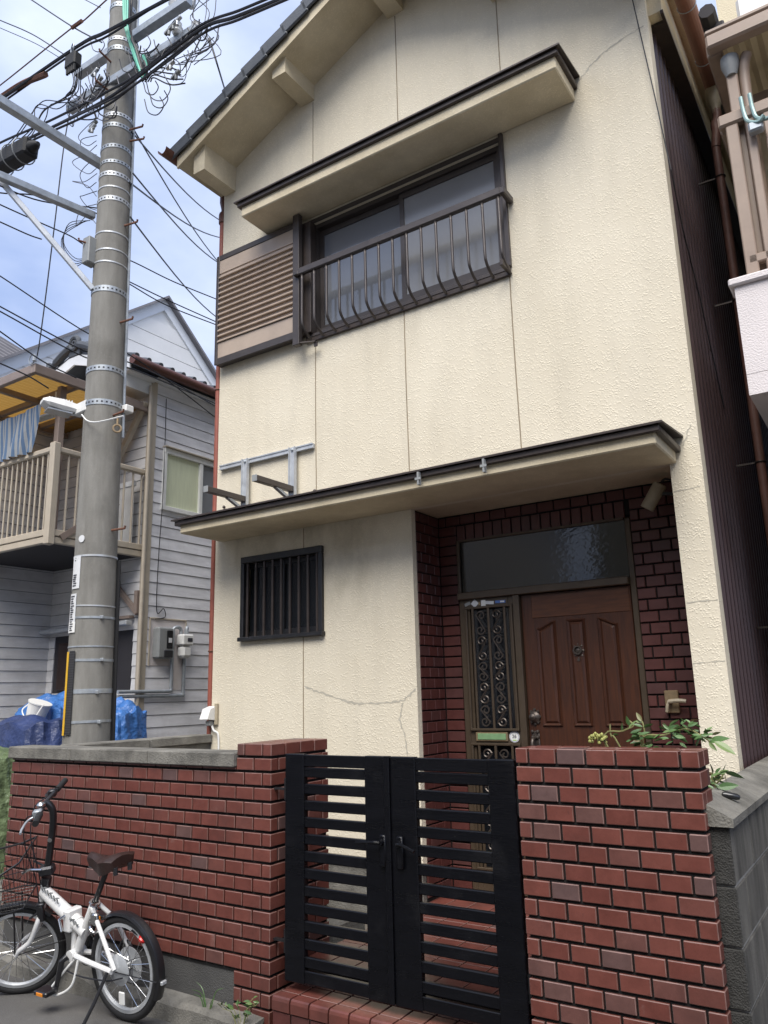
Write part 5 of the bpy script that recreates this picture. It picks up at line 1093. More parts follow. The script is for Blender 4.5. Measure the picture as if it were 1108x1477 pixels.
# ================================================================== TARPS AND BUCKET
def tarp(c, sz, rot, m_, nm, lab, cat_, seed, amp=.05, fr=4.0, slope=0):
    from mathutils import noise
    bm = bmesh.new(); bmesh.ops.create_cube(bm, size=2); bmesh.ops.subdivide_edges(bm, edges=bm.edges[:], cuts=18, use_grid_fill=True)
    for v in bm.verts:
        p = v.co.copy(); q = p.normalized() * 1.25
        p = p.lerp(q, .38); sx = 1 + .22 * (1 - (p.z + 1) / 2)
        n_ = noise.noise(Vector((p.x * fr * .6, p.y * fr * .6, p.z * fr * .4 + seed))); n2 = noise.noise(Vector((p.x * fr * 2, p.y * fr * 2, p.z * fr * .6 + seed * 3)))
        ridge = abs(n_) ; k = 1 + amp * 1.6 * (.5 - ridge) + amp * .8 * n2
        v.co = Vector((p.x * sx * k, p.y * sx * k, p.z + amp * 2 * n_ + slope * p.x * (p.z + 1) / 2))
        v.co = Vector((v.co.x * sz[0] / 2, v.co.y * sz[1] / 2, (v.co.z + 1) * sz[2] / 2))
    b = MB(); b.add_bm(bm); b.sm = True; o = b.build(nm, m_, None, c); o.rotation_euler = (0, 0, rot); return tag(o, lab, cat_)
tarp((-7.28, 4.95, .15), (.66, .55, 1.40), .1, 'tarp_blue', 'tarp', 'bright blue tarp over a tall stack beside the white bucket', 'tarp', 2, .08)
tarp((-6.95, 4.42, .15), (.95, .5, 1.20), -.12, 'tarp_navy', 'tarp', 'dark navy sheet draped low in front of the blue tarp', 'tarp', 5, .07, 3, .12)
tarp((-6.50, 5.05, .15), (.46, .40, 1.32), .2, 'tarp_blue', 'tarp', 'bright blue tarp bundle between the pole and the gas pipes', 'tarp', 9, .09)
tarp((-6.72, 3.95, .12), (.70, .5, 1.0), .1, 'tarp_green', 'tarp', 'crumpled green tarp lying beyond the end of the tiled wall', 'tarp', 14, .07, 5)
bk = thing('bucket', 'grey white plastic bucket tipped on the blue tarp', 'bucket', (-7.2, 4.55, 1.4))
bc_ = PX(53, 1028, -7.05); ax_ = Vector((.35, .1, 1)).normalized()
MB().lathe(bc_, ax_, [(.001, -.10), (.08, -.10), (.105, .09), (.112, .092), (.112, .104), (.10, .10), (.076, -.085), (.001, -.085)], 22).build('shell', 'white_plastic', bk)
MB().tube(cat_rom([bc_ + ax_ * .1 + Vector((-.12, -.03, 0)), bc_ + Vector((-.02, -.14, .02)), bc_ + Vector((.10, -.12, -.08)), bc_ + ax_ * .1 + Vector((.12, -.05, -.03))]), .006, 6).build('handle', 'white_plastic', bk)

# ================================================================== RIGHT NEIGHBOUR
rh = thing('neighbour_house', 'cream neighbour house with pale balcony parapet and brown aluminium railing', 'house', (1, 5.5, 0))
RXL, RY = -.47, 4.2
MB().box(RXL + .03, 4.0, 5.3, 11, 0, 3.1).build('ground_wall', 'dark_and_shade', rh); MB().box(RXL + .02, 4.0, 5.31, 11, 3.101, 6.6).build('upper_wall', 'cream_wall', rh)  # alley shade below the balcony is put into the ground floor wall's dark colour
par = MB().box(RXL, 4.0, RY, RY + .12, 3.115, 3.615).box(RXL, RXL + .12, RY + .121, 5.3, 3.115, 3.615).box(RXL + .0, 4.0, RY + .001, 5.3, 3.0, 3.113).build('parapet', 'pink_white', rh)
MB().cbox(RXL - .025, 4.0, RY - .025, RY + .15, 3.617, 3.66, .008).build('parapet_cap', 'pink_white', par)
rr_ = MB().cbox(RXL + .03, 4.0, RY + .02, RY + .08, 4.605, 4.685, .012).cbox(RXL + .03, RXL + .09, RY + .081, 5.3, 4.605, 4.685, .012).cbox(RXL + .085, 4.0, RY + .03, RY + .075, 3.74, 3.79, .006).build('railing', 'tan_frame', rh)
for x, wd in ((-.405, .065), (-.305, .045), (-.215, .04), (-.125, .045), (-.03, .045), (.07, .045), (.17, .045), (.27, .045), (.37, .045), (.47, .065), (.6, .045), (.7, .045), (.8, .045), (.9, .045), (1.0, .065)): piece('rail_post', rr_, x, x + wd, RY + .03, RY + .075, 3.66, 4.606, 'tan_frame', .006)
b = MB().cbox(RXL + .03, 4.0, RY - .02, RY + .06, 5.11, 5.20, .012).cbox(RXL + .03, 4.0, RY - .015, RY + .05, 5.205, 5.235, .008).cbox(RXL + .02, RXL + .10, RY + .062, 5.3, 5.115, 5.2, .008).cbox(RXL + .08, 4.0, RY + .6, RY + .65, 5.10, 5.17, .006).build('awning_beam', 'tan_frame', rh)
MB().cbox(RXL + .10, RXL + .16, RY + .09, RY + .15, 3.66, 5.11, .006).build('awning_post', 'tan_frame', rh)
sh = MB(); x = RXL + .05; k = 0
while x < 3.9: sh.quad((x, RY + .03, 5.24 + .016 * (k % 2)), (x + .032, RY + .03, 5.24 + .016 * ((k + 1) % 2)), (x + .032, 5.3, 5.42 + .016 * ((k + 1) % 2)), (x, 5.3, 5.42 + .016 * (k % 2))); x += .032; k += 1
sh.build('awning_sheet', 'poly_beige', rh)
MB().tube(cat_rom([(RXL + .22, RY + .12, 5.08), (RXL + .20, RY + .12, 5.02), (RXL + .19, RY + .13, 4.9), (RXL + .19, RY + .13, 4.6), (RXL + .2, RY + .13, 3.7)]), .03, 10).build('downpipe', 'tan_frame', rh)
MB().lathe((RXL + .13, RY + .1, 5.08), (0, 0, -1), [(.05, 0), (.05, .05), (.035, .1), (.03, .12)], 12).build('gutter_outlet', 'grey_plastic', rh)
MB().cbox(RXL + .16, RXL + .42, 5.0, 5.25, 5.75, 6.1, .02).build('vent_box', 'white_plastic', rh)
MB().cbox(RXL - .02, RXL + .10, 4.7, 5.3, 5.55, 5.72, .01).tube([(RXL + .02, 4.6, 5.74), (RXL + .02, 8, 5.74)], .05, 8).build('roof_gutter', 'dark_and_shade', rh)
gwn = MB().box(.25, 1.65, 5.27, 5.299, .9, 2.25).build('window', 'tan_frame', rh); MB().box(.31, .93, 5.262, 5.269, .96, 2.19).build('pane', 'glass_black', gwn); MB().box(.97, 1.59, 5.262, 5.269, .96, 2.19).build('pane', 'glass_black', gwn)
cg = thing('clothes_pole_holder', 'grey green metal clothes pole holder clamped on the brown balcony rail', 'bracket', (RXL + .17, RY, 4.6))
pc = PY(1078, 165, RY - .01)
for s in (0, .045): MB().tube(cat_rom([pc + Vector((s - .02, 0, .12)), pc + Vector((s - .015, 0, .02)), pc + Vector((s, -.01, -.05)), pc + Vector((s + .05, -.03, -.09)), pc + Vector((s + .08, -.04, -.07))]), .011, 8).build('hook_arm', 'teal_metal', cg)
MB().cbox(pc.x - .005, pc.x + .07, pc.y - .03, pc.y + .03, pc.z - .13, pc.z - .07, .01).build('clamp', 'galv', cg)
tag(MB().cbox(-.395, -.33, 4.65, 4.80, 2.32, 2.62, .015).build('pipe_cover', 'pipe_red'), 'small reddish pipe cover fixed in the dark alley below the balcony', 'cover')

# ================================================================== BICYCLE
bk = thing('bicycle', 'white folding bicycle with brown saddle parked against the tiled wall', 'bicycle', (-3.835, 2.84, 0)); bk['_local'] = 1
bk.rotation_euler = (R(-6), 0, math.pi + R(2))
def part(mb, name, m_, parent=bk): return mb.build(name, m_, parent)
RA, FA = Vector((-.37, 0, .25)), Vector((.435, 0, .25))
HB, HT = Vector((.293, 0, .44)), Vector((.243, 0, .60)); BB = Vector((0, 0, .265)); SC = Vector((-.155, 0, .53))
fr = MB().tube([HB, HT], .023, 12)
fr.tube([HT + (HB - HT) * .35, Vector((.03, 0, .435)), Vector((-.02, 0, .412))], [.034, .036, .036], 14)
fr.tube([Vector((.02, 0, .43)), Vector((-.085, 0, .375))], .034, 14)
fr.tube([BB, SC], .024, 12); fr.tube([Vector((.005, 0, .42)), BB + Vector((.02, 0, .02))], .016, 10)
for s in (-1, 1):
    fr.tube([BB + Vector((-.03, s * .03, 0)), Vector((-.15, s * .05, .262)), RA + Vector((.02, s * .065, .0))], .0135, 8)
    fr.tube([SC + Vector((.0, s * .022, -.01)), Vector((-.24, s * .05, .45)), RA + Vector((0, s * .065, .01))], .011, 8)
fr.tube([BB + Vector((0, -.045, 0)), BB + Vector((0, .045, 0))], .027, 12)
frame = part(fr, 'frame', 'bike_white')
hg = MB().cbox(.0, .05, -.045, .045, .375, .485, .008); part(hg, 'hinge', 'bike_white', frame)
MB().tube([Vector((.03, .045, .46)), Vector((.035, .075, .45)), Vector((.0, .085, .40))], .007, 8).build('hinge_lever', 'chrome', frame)
# slanted grey lettering on the main tube, camera side
for (sx, n_, h_) in ((.225, 6, .03), (-.005, 3, .022)):
    for k in range(n_):
        x = sx - k * .026; zc = .455 + (x + .02) * (.11 / .27) + (.02 if sx > .1 else -.015); r_ = .037
        MB().bar((x, r_ * .93, zc - h_ / 2), (x + .012, r_ * .98, zc + h_ / 2), .008, .004, up=(0, 1, 0)).bar((x - .008, r_ * .97, zc + (h_ / 2 if k % 2 else 0)), (x + .012, r_ * .97, zc + (h_ / 2 if k % 2 else 0)), .004, .007, up=(0, 1, 0)).build('lettering', 'grey_plastic', frame)
part(MB().tube([SC - (SC - BB).normalized() * .04, SC + (SC - BB).normalized() * .20], .0145, 12), 'seat_post', 'bike_black')
part(MB().ring(SC, (SC - BB), .022, .008, 16, 6).tube([SC + Vector((-.02, .0, 0)), SC + Vector((-.03, .05, .005)), SC + Vector((-.08, .055, .0))], .006, 6), 'seat_clamp', 'chrome')
# saddle: sections nose to tail
sec = [(-.02, .010, .765, .03), (.01, .024, .782, .06), (.06, .030, .775, .075), (.12, .045, .766, .08), (.17, .078, .772, .085), (.22, .10, .785, .085), (.26, .098, .79, .08), (.285, .07, .782, .06)]
sd_ = MB(); rg = []
for d_, hw, zt_, th in sec:
    x = -.13 - d_ * .86; rg.append([(x, hw * c_, zt_ - .012 * abs(c_) ** 2 * 1.5 if s_ >= 0 else zt_ - th + .02 * (1 - abs(c_))) for c_, s_ in [(math.cos(a * math.pi / 6), math.sin(a * math.pi / 6)) for a in range(12)]])
for A_, B_ in zip(rg, rg[1:]):
    for i in range(12): sd_.quad(A_[i], A_[(i + 1) % 12], B_[(i + 1) % 12], B_[i])
for e_ in (rg[0], rg[-1]): k = len(sd_.v); sd_.v += e_; sd_.f.append(tuple(range(k, k + 12)))
sd_.sm = True; sd_.weld = True; sad = part(sd_, 'saddle', 'saddle')
MB().tube(cat_rom([(-.14, .02, .715), (-.22, .022, .70), (-.32, .04, .715), (-.37, .05, .735)]), .004, 6).tube(cat_rom([(-.14, -.02, .715), (-.22, -.022, .70), (-.32, -.04, .715), (-.37, -.05, .735)]), .004, 6).cbox(-.255, -.205, -.025, .025, .685, .722, .006).build('saddle_rail', 'bike_black', sad)
for s in (-1, 1): MB().tube([(-.375, s * .045, .70), (-.375, s * .045, .735)], .012, 8).build('saddle_spring', 'bike_grey', sad)
def wheel(c, fm, parent, rim_m='galv_light'):
    wp = MB().ring(c, (0, 1, 0), .228, .019, 56, 10).build('wheel', 'black_rubber', parent)
    rm = MB()
    n_ = 48; prf = [(.209, -.013), (.209, .013), (.193, .013), (.186, 0), (.193, -.013)]
    for i in range(n_):
        a0, a1 = 2 * math.pi * i / n_, 2 * math.pi * (i + 1) / n_
        for (r0, y0), (r1, y1) in zip(prf, prf[1:] + prf[:1]):
            q = lambda a, r, y: (c.x + r * math.cos(a), c.y + y, c.z + r * math.sin(a)); rm.quad(q(a0, r0, y0), q(a1, r0, y0), q(a1, r1, y1), q(a0, r1, y1))
    rm.sm = True; rm.weld = True; rm.build('rim', rim_m, wp)
    spk = MB()
    for i in range(28):
        s = 1 if i % 2 else -1; a = 2 * math.pi * i / 28; ah = a + (.9 if (i // 2) % 2 else -.9)
        spk.tube([(c.x + .022 * math.cos(ah), c.y + s * .028, c.z + .022 * math.sin(ah)), (c.x + .19 * math.cos(a), c.y, c.z + .19 * math.sin(a))], .0016, 4)
    spk.build('spokes', 'chrome', wp)
    MB().tube([c + Vector((0, -.055, 0)), c + Vector((0, -.03, 0)), c + Vector((0, -.028, 0)), c + Vector((0, .028, 0)), c + Vector((0, .03, 0)), c + Vector((0, .055, 0))], [.006, .006, .022, .022, .006, .006], 12).build('hub', 'chrome', wp)
    return wp
def fender(c, a0, a1, parent, r=.262, wd=.027):
    f_ = MB(); n_ = 26
    for i in range(n_):
        b0, b1 = a0 + (a1 - a0) * i / n_, a0 + (a1 - a0) * (i + 1) / n_
        pr_ = [(-wd, -.014), (-wd * .8, -.002), (0, .004), (wd * .8, -.002), (wd, -.014)]
        for (y0, d0), (y1, d1) in zip(pr_, pr_[1:]):
            q = lambda b_, y, d_: (c.x + (r + d_) * math.cos(b_), y, c.z + (r + d_) * math.sin(b_)); f_.quad(q(b0, y0, d0), q(b1, y0, d0), q(b1, y1, d1), q(b0, y1, d1))
    f_.sm = True; f_.weld = True; return f_.build('fender', 'bike_black', parent)
rw_ = wheel(RA, None, bk)
MB().lathe(RA + Vector((0, .035, 0)), (0, 1, 0), [(.07, 0), (.072, .004), (.055, .012), (.02, .016)], 24).build('hub_cover', 'galv_light', rw_)
MB().lathe(RA + Vector((0, -.03, 0)), (0, -1, 0), [(.085, 0), (.085, .003), (.03, .006)], 24).build('spoke_guard', 'galv_light', rw_)
rf_ = fender(RA, R(58), R(205), bk)
MB().tube([RA + Vector((0, .06, 0)), RA + Vector((-.255, .03, -.02))], .003, 5).tube([RA + Vector((0, -.06, 0)), RA + Vector((-.255, -.03, -.02))], .003, 5).build('fender_stay', 'bike_black', rf_)
MB().cbox(RA.x - .276, RA.x - .262, -.016, .016, .21, .228, .003).build('reflector_band', 'galv_light', rf_)
part(MB().lathe((-.51, .0, .40), (-.6, 0, .8), [(.024, -.005), (.026, .008), (.016, .016)], 14), 'rear_reflector', 'red_reflector')
part(MB().tube([(-.51, 0, .40), (-.45, .02, .44)], .005, 5), 'reflector_bracket', 'bike_black')
part(MB().cbox(-.42, -.38, .045, .055, .10, .16, .004), 'spoke_reflector', 'white_plastic')
# drivetrain on the far side, crank and pedal on the near side
cr = MB().lathe(BB + Vector((0, -.055, 0)), (0, -1, 0), [(.085, 0), (.088, .004), (.07, .01), (.02, .012)], 28); part(cr, 'chain_guard', 'bike_black')
ck = MB().tube([BB + Vector((.01, .05, .0)), BB + Vector((.02, .075, -.015)), BB + Vector((.055, .085, -.14))], [.017, .016, .012], 10); crank = part(ck, 'crank', 'bike_black')
MB().cbox(.03, .13, .088, .165, .105, .13, .006).build('pedal', 'bike_black', crank); MB().cbox(.055, .105, .163, .168, .109, .126, .002).build('pedal_reflector', 'amber_reflector', crank)
ck2 = MB().tube([BB + Vector((-.01, -.06, .0)), BB + Vector((-.05, -.085, .15))], [.015, .012], 10); crank2 = part(ck2, 'crank', 'bike_black')
MB().cbox(-.11, -.01, -.165, -.088, .405, .43, .006).build('pedal', 'bike_black', crank2); MB().cbox(-.085, -.035, -.088, -.084, .409, .426, .002).build('pedal_reflector', 'amber_reflector', crank2)
part(MB().tube(cat_rom([BB + Vector((-.03, .03, -.01)), BB + Vector((.045, .08, -.10)), BB + Vector((.09, .10, -.165)), BB + Vector((.03, .09, -.17)), BB + Vector((-.05, .07, -.12)), BB + Vector((-.07, .045, -.01))]), .0065, 8), 'wire_stand', 'white_plastic')
part(MB().tube([RA + Vector((.04, .075, -.0)), RA + Vector((.07, .13, -.12)), RA + Vector((.10, .20, -.235))], .009, 8).tube([RA + Vector((.10, .20, -.235)), RA + Vector((.13, .22, -.24))], .011, 8), 'kickstand', 'bike_grey')
part(MB().cbox(-.23, -.18, .03, .055, .44, .50, .008).ring((-.20, .045, .44), (0, 1, 0), .035, .008, 16, 6), 'rear_brake', 'chrome')
part(MB().ring(RA + Vector((.06, -.06, .05)), (0, 1, 0), .045, .008, 18, 6), 'ring_lock', 'bike_grey')
part(MB().tube(cat_rom([(.05, .05, .20), (-.1, .06, .19), (-.3, .06, .20), (-.42, .06, .23)]), .004, 5), 'brake_cable', 'black_cable')
# ---- front assembly, steered to the left about the head axis
ax_s = (HT - HB).normalized()
fe = bpy.data.objects.new('tmp', None)
STEER = Matrix.Translation(HB) @ Matrix.Rotation(R(40), 4, ax_s) @ Matrix.Translation(-HB)
def fpart(mb, name, m_, parent=bk):
    mb.v = [tuple(STEER @ Vector(p)) for p in mb.v]; return mb.build(name, m_, parent)
bpy.data.objects.remove(fe)
fk = MB().tube([HB + ax_s * .02, HB - ax_s * .03], .02, 10)
for s in (-1, 1): fk.tube(cat_rom([HB + Vector((.0, s * .03, -.01)), HB + Vector((.015, s * .052, -.05)), HB + Vector((.06, s * .055, -.13)), FA + Vector((-.02, s * .055, .02)), FA + Vector((0, s * .055, 0))]), .0135, 9)
fork = fpart(fk, 'fork', 'bike_white')
class SteerP:   # collect the front wheel through the same builder, then turn its vertices
    pass
_b0 = MB.build
def _sb(s, name, m, parent=None, loc=None, smooth=None):
    s.v = [tuple(STEER @ Vector(p)) for p in s.v]; return _b0(s, name, m, parent, loc, smooth)
MB.build = _sb
fwh = wheel(FA, None, bk); ff = fender(FA, R(-12), R(140), bk)
MB().tube([FA + Vector((0, .06, 0)), FA + Vector((-.255, .03, .02))], .003, 5).tube([FA + Vector((0, -.06, 0)), FA + Vector((-.25, -.03, .05))], .003, 5).build('fender_stay', 'bike_black', ff)
MB().cbox(.265, .30, .02, .05, .40, .49, .006).cbox(.265, .30, -.05, -.02, .40, .49, .006).cbox(.255, .30, -.05, .05, .485, .50, .005).tube([(.28, .04, .46), (.34, .045, .43)], .006, 6).build('front_brake', 'bike_grey', bk)
hp0 = HT; hp1 = HT + ax_s * .10; hp = MB().tube([hp0 - ax_s * .03, hp0 + ax_s * .02], .027, 12).build('headset', 'bike_black', bk)
MB().cbox(.19, .27, -.03, .03, .635, .685, .01).build('stem_hinge', 'bike_grey', bk); MB().tube([(.25, .03, .68), (.30, .05, .70), (.34, .06, .69)], .006, 6).build('hinge_lever', 'chrome', bk)
BC = Vector((.185, 0, 1.03))
stem = MB().tube(cat_rom([(.228, 0, .66), (.195, 0, .78), (.165, 0, .90), (.155, 0, .97), (.165, 0, 1.01), BC], 6), [.019] * 31, 12).build('handlepost', 'bike_black', bk)
MB().lathe((.185, .02, .83), (0, 1, 0), [(.012, -.005), (.012, .006)], 12).build('bolt', 'chrome', stem)
hbp = MB().tube(cat_rom([BC + Vector((-.03, -.27, .005)), BC + Vector((-.012, -.14, 0)), BC, BC + Vector((-.012, .14, 0)), BC + Vector((-.03, .27, .005))]), .0115, 10).build('handlebar', 'bike_grey', bk)
for s in (-1, 1):
    MB().tube([BC + Vector((-.017, s * .165, .002)), BC + Vector((-.03, s * .285, .005))], .0165, 12).build('grip', 'black_rubber', hbp)
    MB().tube(cat_rom([BC + Vector((-.005, s * .13, -.01)), BC + Vector((.045, s * .16, -.02)), BC + Vector((.055, s * .23, -.03)), BC + Vector((.05, s * .28, -.035))]), .006, 7).cbox(*(lambda p: (p.x - .02, p.x + .025, p.y - .018, p.y + .018, p.z - .022, p.z + .018))(BC + Vector((.0, s * .135, 0))), .006).build('brake_lever', 'galv' if s > 0 else 'bike_grey', hbp)
    MB().tube(cat_rom([BC + Vector((.02, s * .12, -.01)), BC + Vector((.09, s * .08, -.05)), BC + Vector((.12, s * .05, -.20)), BC + Vector((.10, s * .03, -.38)), BC + Vector((.10, s * .03, -.53))]), .0035, 5).build('brake_cable', 'black_cable', hbp)
MB().lathe(BC + Vector((0, .075, .012)), (0, 0, 1), [(.022, 0), (.022, .012), (.01, .022)], 14).build('bell', 'chrome', hbp)
# wire basket
bs = MB(); top = [(.31, -.15), (.31, .15), (.40, .18), (.56, .15), (.58, 0), (.56, -.15), (.40, -.18)]; ztop, zbot = .755, .53
def rim_(z, sc): c_ = Vector((.44, 0)); return [Vector((.44 + (x - .44) * sc, y * sc, z + (.035 if z > .7 and x < .35 else 0))) for x, y in top]
t_, b_ = rim_(ztop, 1), rim_(zbot, .78)
def dens(lst, n_): 
    o_ = []
    for i in range(len(lst)):
        a, b = lst[i], lst[(i + 1) % len(lst)]
        for k in range(n_): o_.append(a.lerp(b, k / n_))
    return o_
T_, B_ = dens(t_, 5), dens(b_, 5)
bs.tube(T_ + [T_[0]], .0055, 6); bs.tube(B_ + [B_[0]], .004, 6)
for f_ in (.33, .66): ring_ = [a.lerp(b, f_) for a, b in zip(T_, B_)]; bs.tube(ring_ + [ring_[0]], .002, 4)
for a, b in zip(T_, B_): bs.tube([a, b], .0014, 4)
for k in range(8):
    x = .34 + k * .03; bs.tube([(x, -.12, zbot), (x, .12, zbot)], .0014, 4)
for k in range(7):
    y = -.11 + k * .037; bs.tube([(.34, y, zbot), (.55, y, zbot)], .0014, 4)
basket = bs.build('basket', 'bike_black', bk)
MB().tube([(.31, -.05, .70), (.24, -.02, .67)], .006, 6).build('basket_stay', 'bike_black', basket)
for q in ([(.31, .05, .70), (.24, .02, .67)], [(.40, .07, .53), FA + Vector((0, .062, 0))], [(.40, -.07, .53), FA + Vector((0, -.062, 0))]): MB().tube(q, .005, 6).build('basket_stay', 'bike_black', basket)
MB.build = _b0
del bk['_local']

# ================================================================== PLANTS
lf = MB(); n_ = 6
rib = [(t, .5 * math.sin(math.pi * t ** .8) * .37) for t in [i / n_ for i in range(n_ + 1)]]
for (t0, w0), (t1, w1) in zip(rib, rib[1:]):
    z0, z1 = -.10 * t0 * t0, -.10 * t1 * t1
    lf.quad((t0, 0, z0), (t1, 0, z1), (t1, w1, z1 + .25 * w1), (t0, w0, z0 + .25 * w0)); lf.quad((t0, 0, z0), (t1, 0, z1), (t1, -w1, z1 + .25 * w1), (t0, -w0, z0 + .25 * w0))
leaf_me = bpy.data.meshes.new('leaf'); leaf_me.from_pydata(lf.v, [], lf.f); leaf_me.materials.append(MATS['leaf'])
for p in leaf_me.polygons: p.use_smooth = True
def leaf(parent, a, b, rn, m_=None):
    d = Vector(b) - Vector(a); o = link('leaf', leaf_me, 'leaf', parent); q = d.to_track_quat('X', 'Z')
    q = q @ Matrix.Rotation(rn.choice((-1, 1)) * rn.uniform(.5, 1.25), 3, 'X').to_quaternion(); o.rotation_mode = 'QUATERNION'; o.rotation_quaternion = q; o.scale = (d.length,) * 3; o.location = a
    o.matrix_parent_inverse = Matrix.Translation(-parent.location); return o
nd = thing('nandina_shrub', 'nandina with narrow green leaves rising behind the red gate pillar', 'shrub', (-.9, 3.5, .16))
rn = random.Random(5); YPn = 3.46
c4 = lambda x, y: (880 + x / 5.276, 880 + y / 5.276); c5 = lambda x, y: (900 + x / 5.327, 1050 + y / 5.327)
def P4(x, y, Y=None): u, v = c4(x, y); return PY(u, v, Y or YPn)
for st_ in ([(-.86, 3.55, .1), (-.90, 3.52, .8), P4(240, 1035), P4(265, 960), P4(255, 880), P4(245, 845)], [(-.84, 3.55, .1), (-.86, 3.53, .9), P4(250, 1035), P4(420, 950), P4(580, 905), P4(700, 960), P4(760, 1000)], [(-.84, 3.55, .1), (-.80, 3.5, .8), P4(800, 1370), P4(775, 1300), P4(778, 1240)], [(-.9, 3.55, .1), (-.93, 3.52, .9), P4(70, 1030), P4(10, 960), P4(0, 870)], [(-.9, 3.55, .1), (-1.0, 3.5, .9), P4(-40, 1010), P4(100, 920), P4(180, 880), P4(130, 830)], [P4(800, 1330), P4(840, 1290), P4(868, 1240)]):
    MB().tube(cat_rom(st_, 5), .0035, 5).build('stem', 'stem', nd)
for a, b in (((245, 850), (195, 775)), ((250, 855), (190, 845)), ((255, 895), (330, 860)), ((250, 890), (172, 862)), ((230, 970), (138, 985)), ((225, 962), (165, 932)), ((255, 970), (362, 970)), ((230, 1000), (150, 1010)), ((235, 980), (195, 1030)), ((430, 912), (366, 882)), ((440, 895), (402, 850)), ((450, 882), (522, 828)), ((440, 900), (510, 878)), ((440, 925), (512, 905)), ((590, 897), (546, 868)), ((590, 890), (632, 838)), ((590, 902), (640, 908)), ((500, 935), (592, 1008)), ((615, 935), (692, 978)), ((740, 995), (722, 895)), ((725, 930), (782, 880)), ((745, 1002), (906, 966)), ((752, 1005), (812, 1072)), ((790, 1000), (962, 1092)), ((700, 950), (705, 1012)), ((660, 1040), (680, 960)), ((530, 1010), (585, 1045)), ((780, 1245), (768, 1158)), ((795, 1310), (780, 1240)), ((865, 1232), (880, 1160)), ((870, 1236), (1030, 1272)), ((868, 1242), (896, 1332)), ((760, 1312), (822, 1322)), ((150, 880), (118, 800)), ((100, 930), (85, 850)), ((140, 900), (205, 830)), ((20, 950), (70, 945)), ((810, 1345), (770, 1325)), ((815, 1350), (985, 1330)), ((800, 1340), (850, 1390)), ((800, 1340), (750, 1390))):
    dy = rn.uniform(-.05, .06); leaf(nd, P4(*a, YPn + dy), P4(*b, YPn + dy + rn.uniform(-.03, .03)), rn)
for k in range(90):     # smaller leaflets filling the sprays
    sx_ = rn.random(); a = (150 + 640 * sx_ + rn.uniform(-30, 30), 960 + 60 * math.sin(sx_ * 7) + rn.uniform(-50, 70)) if k < 66 else (770 + rn.uniform(-20, 90), 1300 + rn.uniform(-60, 70))
    b = (a[0] + rn.choice((-1, 1)) * rn.uniform(35, 85), a[1] + rn.uniform(-45, 40)); dy = rn.uniform(-.06, .08); leaf(nd, P4(*a, YPn + dy), P4(*b, YPn + dy), rn)
for k in range(36):
    u, v = 850 + rn.uniform(0, 26), 1064 + rn.uniform(-6, 9); p = PY(u, v, YPn + rn.uniform(-.03, .03)); MB().lathe(p, (0, 0, 1), [(.001, -.008), (.007, -.004), (.0075, .002), (.001, .008)], 6).build('bud', 'leaf_yellow', nd)
MB().tube(cat_rom([(-.95, 3.55, .1), (-1.08, 3.5, .9), PY(880, 1085, YPn), PY(862, 1066, YPn)]), .003, 5).build('stem', 'stem', nd)
def weed(base, n_, h_, lab, seed, grass=False):
    w_ = thing('weed', lab, 'weed', base); r_ = random.Random(seed)
    for k in range(n_):
        a = r_.uniform(0, 6.28); d = Vector((math.cos(a), math.sin(a) * .6 - .2, 0)); B = Vector(base) + d * r_.uniform(0, .03); hh = h_ * r_.uniform(.5, 1.1)
        pts = cat_rom([B, B + d * hh * .25 + Vector((0, 0, hh * .6)), B + d * hh * .7 + Vector((0, 0, hh * .8))], 4)
        if grass: MB().tube(pts, [.004 - .0035 * i / (len(pts) - 1) for i in range(len(pts))], 4).build('blade', 'leaf', w_)
        else:
            MB().tube(pts, .0016, 4).build('stem', 'stem', w_)
            for t in (2, 4, 6, 8):
                p = pts[min(t, len(pts) - 1)]; leaf(w_, p, p + Vector((r_.uniform(-.03, .03), r_.uniform(-.03, .01), r_.uniform(.005, .03))), r_)
weed((-2.80, 2.965, .06), 9, .14, 'small leafy weed at the foot of pillar beside the tiled step', 1)
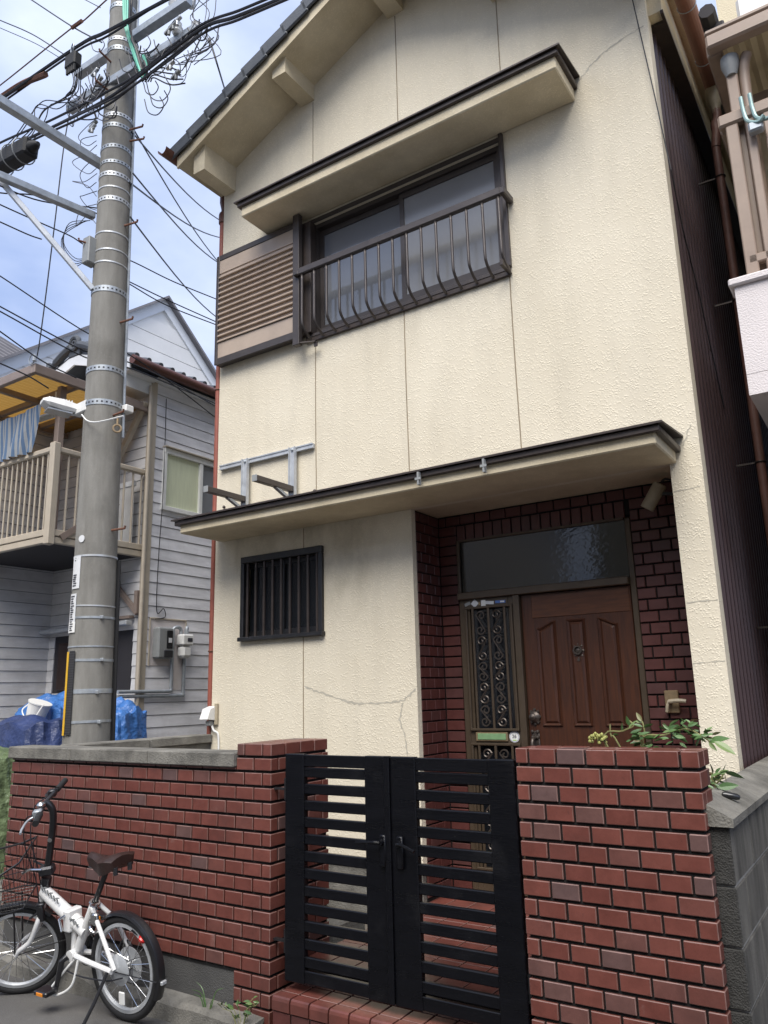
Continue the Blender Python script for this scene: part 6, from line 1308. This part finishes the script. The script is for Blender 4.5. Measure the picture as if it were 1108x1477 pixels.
weed((-2.72, 2.95, .0), 5, .09, 'tiny leafy sprout beside the corner of the tiled step', 4)
weed((-3.05, 2.99, .09), 5, .13, 'thin grass tuft growing from the footing below the tiled wall', 2, True)

# ================================================================== HOUSES ACROSS THE STREET (behind the camera; they shade the street and show in the panes)
def across(x0, x1, h, wm, lab, bal_z):
    o = thing('street_house', lab, 'house', ((x0 + x1) / 2, -4.0, 0)); yf = -3.7
    MB().box(x0, x1, -10, yf, 0, h).build('wall', wm, o)
    xm = (x0 + x1) / 2
    MB().prism([(x0 - .4, yf + .5, h - .1), (x1 + .4, yf + .5, h - .1), (x1 + .4, -6.8, h + 1.5), (x0 - .4, -6.8, h + 1.5)], (0, 0, .14)).prism([(x0 - .4, -10.5, h - .1), (x1 + .4, -10.5, h - .1), (x1 + .4, -6.8, h + 1.5), (x0 - .4, -6.8, h + 1.5)], (0, 0, .14)).build('roof', 'roof_tile', o)
    for wx, wz, ww, wh_ in ((x0 + .9, 1.0, 1.5, 1.2), (x1 - 2.2, .1, .9, 2.0), (xm - .8, bal_z + .15, 1.7, 1.8)):
        w_ = MB().box(wx - .06, wx + ww + .06, yf + .001, yf + .06, wz - .06, wz + wh_ + .06).build('window', 'brown_alu', o); MB().box(wx, wx + ww, yf + .061, yf + .07, wz, wz + wh_).build('pane', 'glass_black', w_)
    MB().box(xm - 1.6, xm + 1.6, yf + .001, yf + .9, bal_z - .15, bal_z).build('balcony_deck', 'concrete', o)
    rl_ = MB().box(xm - 1.6, xm + 1.6, yf + .85, yf + .9, bal_z + .95, bal_z + 1.0).build('balcony_rail', 'balcony_alu', o)
    for i in range(27): piece('baluster', rl_, xm - 1.6 + i * .123, xm - 1.575 + i * .123, yf + .862, yf + .888, bal_z, bal_z + .95, 'balcony_alu', .003)
across(-14.5, -7.0, 6.0, 'siding_grey', 'grey house across the street reflected in the upstairs panes', 3.0)
across(-4.3, 5.5, 5.8, 'cream_wall', 'cream house across the street facing the red tiled wall', 2.9)
